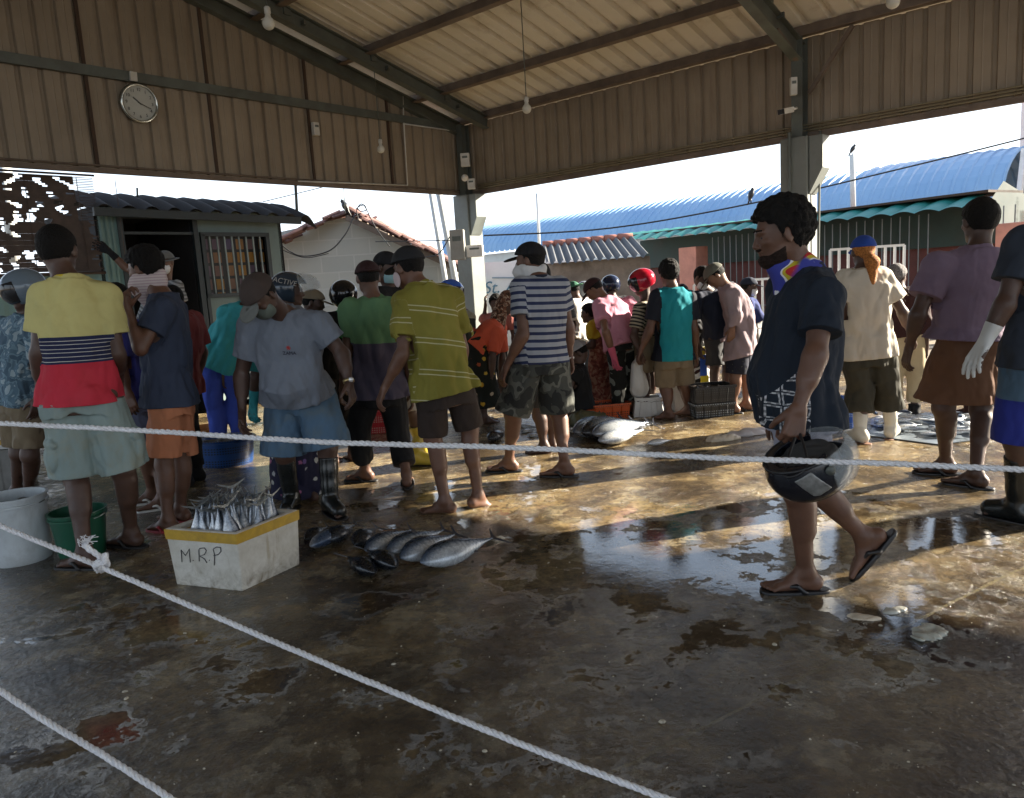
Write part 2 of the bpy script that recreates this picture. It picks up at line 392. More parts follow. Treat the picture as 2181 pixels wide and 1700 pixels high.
m = mb(); m.bar(B+dl*.05+dn*.1-UP*.3, B+dl*.05+dn*.6+UP*1.2, .25, .1, dl); m.bar(B+dl*.02-UP*.25, B+dl*.02-UP*1.6, .09, .09, dl); m.build('gutter', m_white, hall)
# ---- tall pink building at the right edge
q = uw(2158, 560, 24.6); 
m = mb(); m.box((q[0]+3.0, q[1]-2.6, 3.2), (6, 5, 6.4)); tb = empty('tall_building', (q[0]+3, q[1]-2.6, 0), 'tall pale pink plastered building at the right edge of the photo beside the blue roof', 'building')
m.build('wall', M('pink_plaster', (.62, .46, .40), .8, 0, .08, 1, dirt=.15), tb)
m = mb(); m.box((q[0]+2.2, q[1]-5.12, 4.5), (1.0, .06, 1.0)); m.build('window', m_black, tb)
# ---- shop with green awning
shA = uw(1288, 519, 20.5); shB = uw(2084, 440, 12.6)
print('awning z', shA[2], shB[2])
AZ = (shA[2]+shB[2])/2
shA = ug(1288, 519, AZ) if False else shA
sd = flat(shB-shA); sn = np.cross(UP, sd)
if np.dot(sn, shA) < 0: sn = -sn
shop = empty('fish_shop', tuple(((shA+shB)/2)*np.array([1, 1, 0])), 'dark brick red shop front with vertical bars under a long green corrugated awning', 'building')
m_green = M('green_awning_sheet', (.02, .20, .17), .45, 0, .25, 3, dirt=.25)
m_dgreen = M('dark_green_panel', (.025, .05, .045), .7, 0, .3, 2, dirt=.3)
m_maroon = M('maroon_wall', (.13, .045, .04), .8, 0, .3, 1.2, dirt=.5, dirtc=(.05, .02, .02))
m_pinkc = M('salmon_column', (.55, .24, .17), .8, 0, .15, 2, dirt=.25)
LL = np.linalg.norm((shB-shA)[:2]); z0, z1 = shA[2], shB[2]
def sh(s, d, z): return shA*np.array([1, 1, 0])+sd*s+sn*d+UP*z
nx = int(LL/.42)*8; P = np.zeros((nx, 7, 3))
for i in range(nx):
    s_ = i/8*.42; arch = abs(math.sin(math.pi*(i/8 % 1)))
    zz_ = z0+(z1-z0)*s_/LL
    for j in range(7):
        f = j/6; d = .95*f; P[i, j] = sh(s_, d-.15, zz_-.02+.25*math.sin(f*1.3)+.05*arch)
mb().grid(P).build('awning', m_green, shop)
m = mb(); m.box(sh(LL/2, 1.5, 1.05), (LL, .2, 2.1), sd, sn, UP); m.build('wall', m_maroon, shop)
m = mb(); m.box(sh(LL/2, 1.30, 1.95), (LL, .1, .75), sd, sn, UP); m.build('fascia_board', m_dgreen, shop)
m = mb(); m.box(sh(LL/2, .9, 2.42), (LL, 1.2, .04), sd, sn, UP); m.build('soffit', m_rust, shop)
m = mb(); m.add([sh(LL, -.15, z1-.3), sh(LL, 1.6, z1-.3), sh(LL, 1.6, z1+.2), sh(LL, .8, z1+.42)], [(0, 1, 2, 3)]); m.build('end_panel', m_dgreen, shop)
for s_, w in ((LL+.45, .5), (2.8, .55)):
    m = mb(); m.box(sh(s_, .35, (z1 if s_ > 5 else z0)/2-.15), (w, .4, (z1 if s_ > 5 else z0)-.3), sd, sn, UP); bev(m.build('pillar', m_pinkc, shop), .01)
m_bar = M('grey_bar', (.14, .15, .15), .5, .3, .2)
for s0, s1_ in ((3.5, 8.7), (9.3, 12.6)):
    m = mb()
    n_ = int((s1_-s0)/.17)
    for i in range(n_): m.tube([sh(s0+i*.17, .25, .1), sh(s0+i*.17, .25, 2.15)], .010, 5)
    m.bar(sh(s0, .25, .6), sh(s1_, .25, .6), .02, .03, UP); m.build('bar_grille', m_bar, shop)
# ---- white gates / railings in front of the shop
def railing(pa, pb, Y, ztop, nb, label, rails=(1.0, .12)):
    a, b = uw(*pa, Y[0]), uw(*pb, Y[1]); r = empty('railing', tuple(((a+b)/2)*np.array([1, 1, 0])), label, 'railing', 'white railings before the shop')
    m = mb(); a[2] = b[2] = ztop
    for f in rails: m.bar(a*np.array([1, 1, f]), b*np.array([1, 1, f]), .035, .035, UP)
    m.build('rail', m_white, r)
    for i in range(nb):
        p = a+(b-a)*i/(nb-1); mb().bar(p*np.array([1, 1, 0.02]), p, .03, .03, (1, 0, 0)).build('baluster', m_white, r)
railing((1768, 541), (1926, 529), (11.5, 11.2), 1.60, 9, 'white steel railing standing behind the woman in the blue cap')
railing((1478, 617), (1562, 612), (11.8, 11.8), 1.20, 5, 'short white railing behind the teal shirt man and the mauve shirt man')
railing((1592, 608), (1640, 604), (12.2, 12.2), 1.22, 4, 'white railing piece left of the walking man, under his chin')
# ---- white painted wall with handwriting, left of the low shed
w0, w1_ = uw(1030, 560, 17.5), uw(1190, 550, 17.0)
wn_ = np.array([0, -1, 0.])
bw = empty('white_wall', ((w0[0]+w1_[0])/2, 17.4, 0), 'white boundary wall with blue hand painted lettering beside the far column', 'wall')
m = mb(); m.box(((w0[0]+w1_[0])/2, 17.4, w0[2]/2), (w1_[0]-w0[0]+1.2, .2, w0[2])); m.build('wall_face', M('white_paint', (.72, .73, .72), .8, 0, .06, 1, dirt=.15, dirtc=(.4, .4, .4)), bw)
def _conv(o):
    me = bpy.data.meshes.new_from_object(o.evaluated_get(bpy.context.evaluated_depsgraph_get())); n = bpy.data.objects.new(o.name+'', me); n.matrix_world = o.matrix_local; nm = o.name; p = o.parent
    bpy.data.objects.remove(o); n.name = nm; col.objects.link(n); n.parent = p; return n
def text(s, name, mat, size, loc, R, depth=.002, parent=None, font_shear=0, align='CENTER', off=0.0):
    cu_ = bpy.data.curves.new(name, 'FONT'); cu_.body = s; cu_.size = size; cu_.extrude = depth; cu_.align_x = align; cu_.align_y = 'CENTER'; cu_.shear = font_shear; cu_.offset = off
    cu_.materials.append(mat); o = bpy.data.objects.new(name, cu_); col.objects.link(o)
    o.matrix_world = Matrix.Translation(Vector(loc if parent is None else np.array(loc)-parent_world(parent))) @ Matrix(R).transposed().to_4x4()
    bpy.context.view_layer.update(); mw = o.matrix_world.copy(); n = _conv(o); n.matrix_local = mw
    if parent: n.parent = parent; n.matrix_local = mw
    return n
tl = uw(1072, 612, 17.28)
m_blueink = M('faded_blue_paint', (.09, .20, .28), .7)
text('St. An', 'lettering', m_blueink, .38, tl, ((1, 0, 0), (0, 0, 1), (0, -1, 0)), parent=bw, font_shear=.3)
mb().bar(uw(1048, 592, 17.27), uw(1110, 592, 17.27), .01, .02).build('painted_line', m_blueink, bw)
# ---- low shed with asbestos corrugated roof and red ridge tiles
m_asb = M('grey_corrugated_cement', (.12, .125, .13), .85, 0, .35, 1.5, dirt=.5, dirtc=(.1, .1, .1), ds=2, bump=.2)
m_brick = M('red_clay', (.33, .13, .09), .85, 0, .35, 6, dirt=.3)
m_block = M('weathered_block_wall', (.24, .2, .17), .9, 0, .35, 2, dirt=.6, ds=2.5, bump=.3)
a0, a1 = uw(1165, 577, 14.5), uw(1390, 558, 13.2); a0[2] = a1[2] = 1.73
ls = empty('low_shed', tuple(((a0+a1)/2)*np.array([1, 1, 0])), 'low weathered shed with grey corrugated cement roof and red clay ridge tiles', 'shed')
d = flat(a1-a0); nn = np.array([.02, 1, 0]); LS = np.linalg.norm(a1-a0); nx = int(LS/.02); P = np.zeros((nx, 2, 3))
for i in range(nx):
    z = .035*math.sin(2*math.pi*i*.02/.17)
    P[i, 0] = a0+d*i*.02+UP*z; P[i, 1] = a0+d*i*.02+nn*1.9+UP*(z+.42)
mb().grid(P).build('roof', m_asb, ls, True)
m = mb()
for i in range(int(LS/.3)): m.lathe(a0+d*(i*.3+.0)+nn*1.9+UP*.40, [(0.001, 0), (.11, 0), (.09, .32), (0.001, .32)], 10, UP, nn, d)
m.build('ridge_tile', m_brick, ls, True)
m = mb(); m.box(a0+d*LS/2+nn*1.1-UP*.88, (LS, 1.7, 1.75), d, nn, UP); m.build('wall', m_block, ls)
# blank salmon wall and plinth under
# ---- tile roofed block house left of far column
Yh = 14.5
hA, hP, hB = uw(598, 470, Yh), uw(760, 462, Yh), uw(975, 575, Yh)
house = empty('block_house', (hP[0], Yh, 0), 'old concrete block house with a broken red clay tile roof and a gable wall', 'building')
m_cmu = NT('block_wall'); v = m_cmu.geo(); xyz = m_cmu.sep(v)
vv = m_cmu.comb(xyz[0], xyz[2], 0)
bt = m_cmu.n('TexBrick'); m_cmu.put(bt.inputs['Vector'], vv); bt.inputs['Scale'].default_value = 1; bt.inputs['Brick Width'].default_value = .62; bt.inputs['Row Height'].default_value = .3
bt.inputs['Mortar Size'].default_value = .012; bt.inputs['Color1'].default_value = (.46, .45, .40, 1); bt.inputs['Color2'].default_value = (.40, .40, .36, 1); bt.inputs['Mortar'].default_value = (.50, .49, .45, 1)
cc = m_cmu.mix(m_cmu.ramp(m_cmu.noise(v, 1.1, 6), [(.4, 0), (.7, .45)]), bt.outputs[0], (.30, .33, .33))
m_cmu = m_cmu.out(cc, .9, 0, m_cmu.bump(bt.outputs[1], .3, .01))
xl, xp, xr = uw(560, 600, Yh)[0], hP[0]-.15, uw(962, 560, Yh)[0]
zpk = uw(735, 462, Yh)[2]; zr = uw(962, 572, Yh)[2]; zl = zr
Vg = [(xl-1.2, Yh, 0), (xr, Yh, 0), (xr, Yh, zr), (xp, Yh, zpk), (xl-1.2, Yh, zpk-.45)]
Vb = [(a, b+5, c) for a, b, c in Vg]
mb().add(Vg+Vb, [(0, 1, 2, 3, 4), (5, 9, 8, 7, 6), (0, 5, 6, 1), (1, 6, 7, 2), (4, 9, 5, 0)]).build('gable_wall', m_cmu, house)
m_tile = M('broken_clay_tile', (.22, .12, .10), .85, 0, .45, 9, dirt=.45, dirtc=(.09, .05, .05), ds=5)
def tiles(pe, pr_, depth0, depth1, rows, seed, jit=.05):
    r = random.Random(seed); m = mb(); pe, pr_ = np.array(pe, float), np.array(pr_, float); sl_ = unit(pr_-pe); nrm = unit(np.cross(sl_, (0, 1, 0))); nrm = nrm if nrm[2] > 0 else -nrm
    Ls = np.linalg.norm(pr_-pe); nr = int(Ls/.26)
    y = depth0
    while y < depth1:
        for k in range(nr):
            if r.random() < .06: continue
            c = pe+sl_*(k*.26+r.uniform(-jit, jit))+np.array([0, y+r.uniform(-.02, .02)-pe[1], 0])+nrm*(r.uniform(0, .03)+.03*(k % 2))
            ax = unit(sl_+np.array([0, r.uniform(-.12, .12), r.uniform(-.08, .08)]))
            pts = []
            for f in (0, 1):
                for q in range(5):
                    a = math.pi*q/4; pts.append(c+ax*.34*f+np.cross(nrm, ax)*math.cos(a)*.10+nrm*math.sin(a)*(.045+.01*f))
            m.add(pts, [(q, q+1, q+6, q+5) for q in range(4)])
            pts2 = [np.array(p)-nrm*.016 for p in pts]; m.add(pts2, [(q+5, q+6, q+1, q) for q in range(4)])
        y += .19
    return m
pk = (xp, Yh, zpk+.08)
tiles((xr+.45, Yh-.35, zr-.17), pk, Yh-.4, Yh+3.0, 1, 3).build('roof_tiles', m_tile, house)
# left slope collapses towards the viewer: long weathered tile rows
a_, b_ = uw(596, 560, Yh-1.2), uw(735, 462, Yh-.2)
tl_ = tiles((xp-2.0, Yh-.9, zpk-.75), pk, Yh-.9, Yh+3.0, 1, 5, .1); tl_.build('sagging_roof_tiles', m_tile, house)
m = mb()
m.bar((xp, Yh-.2, zpk-.04), (xr+.3, Yh-.2, zr-.12), .08, .10); m.bar((xp, Yh-.1, zpk-.02), (xp, Yh+4.5, zpk-.02), .08, .08)
for i in range(5): m.bar((xp+.25+i*.5, Yh-.45, zpk-.1-i*.5*(zpk-zr)/(xr-xp)), (xp+.25+i*.5, Yh+3, zpk-.1-i*.5*(zpk-zr)/(xr-xp)), .03, .03)
m.build('roof_timber', m_purlin, house)
# ---- kiosk with dark corrugated roof
K0 = C-n1*.75
def onk(px, py, o=0): return upl(px, py, K0+n1*o, n1)
ka, kb, kc = onk(205, 470), onk(413, 500), onk(597, 500)
KH = 2.45; kt = onk(400, 470)[2]; print('kiosk top z', kt, onk(215, 415)[2], onk(660, 450)[2])
kiosk = empty('kiosk', tuple(kb*np.array([1, 1, 0])), 'small dark kiosk with teal metal walls, barred window and dark corrugated roof', 'kiosk')
m_teal = NT('teal_corrugated'); v = m_teal.obj()
m_teal = m_teal.out(m_teal.mix(m_teal.ramp(m_teal.noise(v, 2.5, 6), [(.45, 0), (.7, .6)]), (.20, .33, .31), (.10, .15, .145)), .5)
m_pt = M('pale_teal_paint', (.15, .21, .205), .6, 0, .2, 2, dirt=.55, dirtc=(.1, .12, .12), ds=2)
m_dk = M('dark_frame', (.022, .030, .034), .5, .2, .3)
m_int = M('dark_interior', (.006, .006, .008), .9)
def kp(P, z): return np.array([P[0], P[1], z])
e = unit(kc-ka)*np.array([1, 1, 0])
back = -n1; kz = kt+.13
m = mb(); P = []
wpan = np.linalg.norm((onk(252, 470)-onk(205, 470))[:2])
n_ = 17; Pm = np.zeros((n_, 2, 3))
for i in range(n_):
    for j, z in enumerate((.12, kz)): Pm[i, j] = kp(ka+e*(-.0+wpan*i/(n_-1)), z)+n1*(.018 if (i//2) % 2 else 0)
mb().grid(Pm).build('corner_panel', m_teal, kiosk)
# low corrugated wall seen under the blind
Pm = np.zeros((30, 2, 3))
for i in range(30):
    for j, z in enumerate((.5, onk(190, 580)[2])): Pm[i, j] = kp(ka-e*(1.5-1.5*i/29), z)+n1*(-.02 if (i//2) % 2 else 0)
mb().grid(Pm).build('side_panel', m_teal, kiosk)
wdoor = np.linalg.norm((onk(415, 500)-onk(252, 470))[:2]); wfr = np.linalg.norm((kc-onk(415, 500))[:2])
dp = ka+e*wpan; fp = dp+e*wdoor
wd_a, wd_b = onk(428, 500), onk(566, 500); wz0, wz1 = onk(500, 628)[2], onk(500, 500)[2]
sa, sb = np.dot(wd_a-fp, e), np.dot(wd_b-fp, e)
m = mb()
def fpan(s0, s1, za, zb): m.box(kp(fp+e*(s0+s1)/2+back*.02, (za+zb)/2), (s1-s0, .04, zb-za), e, n1, UP)
fpan(0, sa, .1, kz); fpan(sb, wfr, .1, kz); fpan(sa, sb, wz1, kz); fpan(sa, sb, .1, wz0)
m.build('front_wall', m_pt, kiosk)
m = mb(); m.box(kp(fp+e*(sa+sb)/2, (wz0+wz1)/2)+back*.18, (sb-sa+.1, .02, wz1-wz0+.1), e, n1, UP)
m_shelf = NT('shelf_goods'); v = m_shelf.geo()
br = m_shelf.n('TexBrick'); m_shelf.put(br.inputs['Vector'], m_shelf.comb(m_shelf.sep(v)[0], m_shelf.sep(v)[2], 0)); br.inputs['Scale'].default_value = 1; br.inputs['Brick Width'].default_value = .11; br.inputs['Row Height'].default_value = .17; br.offset = 0
br.inputs['Color1'].default_value = (.35, .17, .02, 1); br.inputs['Color2'].default_value = (.05, .05, .15, 1); br.inputs['Mortar'].default_value = (.02, .02, .02, 1)
m_shelf = m_shelf.out(br.outputs[0], .5)
m.build('shelf_packets', m_shelf, kiosk)
fr = empty('window', tuple(np.array([0, 0, 0]))); fr.parent = kiosk
m = mb(); 
for s_ in (sa, sb): m.box(kp(fp+e*s_+n1*.02, (wz0+wz1)/2), (.05, .05, wz1-wz0), e, n1, UP)
for z in (wz0, wz1): m.box(kp(fp+e*(sa+sb)/2+n1*.02, z), (sb-sa+.05, .05, .05), e, n1, UP)
m.build('window_frame', m_dk, fr)
m = mb()
for i in range(1, 9): m.box(kp(fp+e*(sa+(sb-sa)*i/9)+n1*.01, (wz0+wz1)/2), (.018, .018, wz1-wz0-.05), e, n1, UP)
m.build('window_bars', M('window_bar', (.22, .27, .27), .5), fr)
m = mb(); 
for s_ in (sa-.01, sb+.01, (sa+sb)/2): m.box(kp(fp+e*s_+n1*.015, .1+(wz0-.1)/2), (.04, .03, wz0-.15), e, n1, UP)
m.build('panel_rib', m_dk, kiosk)
m = mb(); m.box(kp((dp+fp)/2, kz-.06)+n1*.01, (wdoor, .06, .12), e, n1, UP)
for p in (dp, fp): m.box(kp(p, kz/2)+n1*.01, (.06, .06, kz), e, n1, UP)
m.box(kp(dp*.5+fp*.5, onk(330, 497)[2])+n1*.0, (wdoor, .04, .03), e, n1, UP)
m.build('door_frame', m_dk, kiosk)
m = mb(); Vb_ = []
tot = wpan+wdoor+wfr
cK = kp(ka+e*tot/2, kz/2)+back*1.6
# interior box (back wall, sides, floor)
m.box(cK+back*.0, (tot, .05, kz), e, n1, UP)
m.box(kp(ka, kz/2)+back*.8, (.05, 1.6, kz), e, n1, UP); m.box(kp(ka+e*tot, kz/2)+back*.8, (.05, 1.6, kz), e, n1, UP); m.box(kp(ka+e*tot/2, kz+.0)+back*.8, (tot, 1.6, .03), e, n1, UP)
m.build('inner_wall', m_int, kiosk)
m = mb(); m.box(kp(fp, kz/2)+back*.8-e*.02, (.03, 1.5, kz), e, n1, UP); m.build('partition', m_int, kiosk)
# roof : big corrugations seen from the eave
zr0 = onk(215, 418)[2]; zr1 = onk(655, 452)[2]
r0, r1 = onk(196, 430, .35), onk(672, 455, .35)
LR = np.linalg.norm((r1-r0)[:2]); n_ = 150; Pm = np.zeros((n_, 9, 3))
for i in range(n_):
    f = i/(n_-1); zb = r0[2]+(r1[2]-r0[2])*f+.085*abs(math.sin(math.pi*f*11))
    dr = -.10*max(0, (f-.93)/.07)**2
    for j in range(9):
        g = j/8; Pm[i, j] = kp(r0+e*LR*f+back*(g*2.1), zb-.10+.25*math.sin(min(1, g*2.2)*math.pi/2)+dr)
mb().grid(Pm).build('corrugated_roof', M('dark_corrugated_cement', (.022, .020, .020), .9, 0, .3, 3, dirt=.4, bump=.2), kiosk, True)
m = mb(); m.bar(kp(r0, r0[2]-.1), kp(r1-e*.25, r1[2]-.1), .05, .09); m.build('eave_board', m_dk, kiosk)
# ---- split bamboo blind hanging at left
bl = empty('bamboo_blind', tuple(onk(95, 580, .25)), 'torn split bamboo roller blind hanging at the left edge, light showing through', 'blind')
q0, q1 = onk(-60, 381, .25), onk(196, 374, .25); q2 = onk(100, 578, .25)
eb = unit((q1-q0)*np.array([1, 1, 0])); Lb = np.dot(q1-q0, eb); zt, zb_ = q1[2]-.03, q2[2]
m = mb(); nsl = 58; r = random.Random(4)
for i in range(nsl):
    z = zt-(zt-zb_)*i/(nsl-1); f = i/nsl; gaps = []
    for c_ in range(-1, 9):
        x = .10+c_*.175+.065*math.sin(i*.30+c_*1.3)+.03*math.sin(i*.71+c_); lim = Lb*(.98-f*.62) if c_ else Lb*.9
        if x < lim and r.random() < (.78 if math.sin(i*.22+c_*2.1) > -.55 else .12): gaps.append((x, x+r.uniform(.04, .085)))
    s_ = 0; segs = []
    for a, b in gaps:
        if a > s_: segs.append((s_, a))
        s_ = max(s_, b)
    if s_ < Lb: segs.append((s_, Lb-(.12 if f > .3 else 0)*r.random()))
    for a, b in segs:
        for a2, b2 in ([(a, b)] if b < Lb-.22 or a > Lb-.2 else [(a, Lb-.2), (Lb-.2, b)]):
            if b2 <= a2: continue
            thick = (zt-zb_)/nsl*(1.0 if a2 < Lb-.21 or f > .45 else .4); pa_, pb_ = kp(q0+eb*a2, z+r.uniform(-.0006, .0006)), kp(q0+eb*b2, z)
            m.box((pa_+pb_)/2+n1*r.uniform(-.002, .002), (b2-a2, .006, thick), eb, n1, UP)
m.build('slats', M('weathered_bamboo', (.065, .046, .038), .8, 0, .4, 12), bl)
m = mb(); m.tube([kp(q0, zt+.03), kp(q1+eb*.02, zt+.03)], .012, 6); m.tube([kp(q0, zb_-.03), kp(q1, zb_-.03)], .018, 6)
for s_ in (.45, .95, 1.35): m.tube([kp(q0+eb*s_, zt)+n1*.012, kp(q0+eb*s_, zb_)+n1*.012], .004, 4)
m.build('rod', M('dark_bamboo', (.05, .03, .02), .7), bl)
# light tarpaulin / sacks wall behind far left (pale rubble)
m = mb(); m.box(kp(onk(20, 640), .55)+back*1.2, (2.4, .1, 1.0), e, n1, UP)
rb = empty('rubble_wall', tuple(kp(onk(20, 640), 0)+back*1.2), 'low pale rubble wall glimpsed beyond the helmeted man at the far left', 'wall'); m.build('wall_face', M('pale_rubble', (.40, .36, .30), .9, 0, .5, 10, dirt=.5, ds=8, bump=.5), rb)
# ---- poles, wires, crows
def pole(pts, r, label, mat=None, name='pole', Y=15, cat='pole', group=None):
    P = [uw(x, y, Y) for x, y in pts]; P[0] = np.array([P[0][0]+0, P[0][1], max(0, P[0][2])]) if False else P[0]
    b = P[0]; o = mb().tube([p for p in P], r, 8).build(name, mat or m_pale, None, True, tuple(b)); return tag(o, label, cat, group)
pb1 = ug(948, 735)
pole([(975, 758), (918, 412)], .045, 'slim pale utility pole left of the far column, the left one of two', Y=13.6, group='twin pale poles')
pole([(1000, 758), (935, 412)], .055, 'thicker pale utility pole left of the far column, the right one of two', Y=13.4, group='twin pale poles')
pole([(1150, 560), (1144, 412)], .035, 'thin white mast standing before the blue roof near the striped shirt man', Y=19)
pole([(1818, 480), (1815, 330)], .06, 'short white post rising above the blue roof with a bird on it', Y=17)
pole([(633, 460), (629, 388)], .02, 'thin grey steel pipe rising behind the kiosk roof', m_steel, Y=10.6)
pole([(735, 455), (732, 395)], .008, 'thin wire mast on the block house ridge beside a crow', m_steel, Y=14.2)
pole([(293, 425), (292, 400)], .012, 'short steel stub on the kiosk roof', m_steel, Y=9.4)
pole([(30, 560), (10, 340)], .09, 'leaning pale pole at the far left behind the bamboo blind', Y=12)
m_wire = M('black_cable', (.015, .015, .015), .6)
def wire(pts, r=.012, label='black cable', Y=None, name='cable'):
    P = [uw(*p[:2], p[2]) for p in pts]; Q = []
    for i in range(len(P)-1):      # catmull-rom
        p0, p1, p2, p3 = P[max(0, i-1)], P[i], P[i+1], P[min(len(P)-1, i+2)]
        for k in range(8):
            t = k/8; Q.append(.5*((2*p1)+(-p0+p2)*t+(2*p0-5*p1+4*p2-p3)*t*t+(-p0+3*p1-3*p2+p3)*t**3))
    Q.append(P[-1]); o = mb().tube(Q, r, 5).build(name, m_wire, None, True, tuple(P[0])); return tag(o, label, 'cable')
wire([(1030, 502, 13.5), (1300, 486, 13.5), (1598, 434, 13.5), (1950, 352, 13.5), (2200, 290, 13.5)], .014, 'long black overhead cable crossing in front of the blue roof')
wire([(800, 515, 13.5), (965, 512, 12.5)], .008, 'short black cable running left from the meter box')
wire([(560, 430, 11), (650, 408, 11), (690, 398, 11)], .006, 'thin cable sloping over the kiosk roof')
wire([(596, 520, 13.9), (640, 545, 13.9), (700, 535, 13.9), (735, 500, 13.9), (755, 462, 13.9), (770, 455, 13.9)], .012, 'slack black cable hanging across the block house wall')
wire([(600, 532, 13.9), (650, 549, 13.9), (700, 540, 13.9)], .008, 'second slack cable just under the first on the block house wall')
wire([(764, 470, 13.6), (760, 445, 13.6), (775, 437, 13.6), (780, 447, 13.6), (768, 450, 13.6), (762, 442, 13.6), (775, 437, 13.6), (800, 485, 13.6), (830, 525, 13.5)], .009, 'looped black cable coil over the block house roof')
wire([(905, 548, 13.2), (935, 540, 12.8), (960, 500, 12.4)], .009, 'cable drooping from the meter box to the tiled roof')
def crow(px, py, Y, s, face, label, tilt=.5):
    p = uw(px, py, Y); o = mb(); ax = unit((face*math.cos(tilt), 0, math.sin(tilt)))
    n_ = 12; prof = [(0, -.50), (.025, -.45), (.03, -.25), (.07, -.1), (.095, .05), (.085, .18), (.055, .26), (.06, .31), (.055, .36), (.02, .40), (.012, .43), (.0, .47)]
    side = unit(np.cross(ax, (0, 1, 0))); P = []
    o.lathe(p+UP*.22*s, [(max(1e-4, a*s), b*s*.62) for a, b in prof], n_, side, (0, 1, 0), ax)
    o.tube([p+UP*.16*s, p+UP*0], .008*s*2, 5); o.tube([p+UP*.16*s+np.array([.03*s, .03, 0]), p+np.array([.03*s, .03, 0])], .008*s*2, 5)
    return tag(o.build('crow', m_black, None, True, tuple(p)), label, 'bird', 'crows perched on the roofs and wires')
crow(738, 458, 14.3, .62, -1, 'black crow on the ridge of the block house roof', 1.1)
crow(1599, 432, 13.5, .55, 1, 'black crow on the overhead cable left of the near column', 1.25)
crow(1815, 330, 17, .5, 1, 'small dark bird on top of the white post above the blue roof', 1.0)
# ============================================================ IMPLICIT SURFACES -> MESH
def P_cone(a, b, ra, rb, k=.02, flat=False, sq=None):
    a, b = np.array(a, float), np.array(b, float); ab = b-a; L2_ = ab@ab+1e-9; L_ = math.sqrt(L2_)
    def f(p):
        q = p-a; t = (q@ab)/L2_; tc = np.clip(t, 0, 1)
        d = np.sqrt(np.maximum(((q-tc[..., None]*ab)**2).sum(-1), 1e-12))-(ra+(rb-ra)*tc)
        if flat: d = np.maximum(d, (t-1)*L_)
        return d
    return (f, (a+b)/2, L_/2+max(ra, rb), k)
def P_ell(c, R, rad, k=.02, cut=None):
    c = np.array(c, float); R = np.array(R, float); rad = np.array(rad, float)
    def f(p):
        q = (p-c)@R.T; k0 = np.sqrt(((q/rad)**2).sum(-1)); k1 = np.sqrt(((q/rad**2)**2).sum(-1))+1e-9
        d = k0*(k0-1)/k1
        if cut is not None: d = cut(q, d)
        return d
    return (f, c, float(rad.max())*1.05, k)
def P_loft(a, b, R, F, tab, tmin=0, tmax=1, k=.03, n=2.5, mid=None, flat=True):
    """axis a->b; R,F lateral and front unit vectors; tab rows (t, ra, rb, off)"""
    a, b = np.array(a, float), np.array(b, float); ax = b-a; L_ = np.linalg.norm(ax); ax = ax/L_; tab = np.array(tab, float)
    def f(p):
        q = p-a; t = (q@ax)/L_; tc = np.clip(t, tab[0, 0], tab[-1, 0])
        if mid is not None: q = q-np.clip(4*t*(1-t), -.5, 1)[..., None]*mid
        u = q@R; v = q@F-np.interp(tc, tab[:, 0], tab[:, 3])
        ra = np.interp(tc, tab[:, 0], tab[:, 1]); rb = np.interp(tc, tab[:, 0], tab[:, 2])
        r = ((np.abs(u)/ra)**n+(np.abs(v)/rb)**n)**(1/n)
        rr = np.sqrt(u*u+v*v)+1e-9
        d = (r-1)*np.where(r > .2, rr/np.maximum(r, .2), np.minimum(ra, rb))
        e = np.maximum((tmin-t)*L_, (t-tmax)*L_)
        return np.maximum(d, e) if flat else np.where(e > 0, np.sqrt(np.maximum(d, 0)**2+e*e), np.maximum(d, e))
    c = a+ax*L_*(tmin+tmax)/2
    return (f, c, L_*(tmax-tmin)/2+tab[:, 1:3].max()*1.3+.05+abs(tab[:, 3]).max(), k)
def smin(a, b, k):
    h = np.clip(.5+.5*(b-a)/k, 0, 1); return b*(1-h)+a*h-k*h*(1-h)
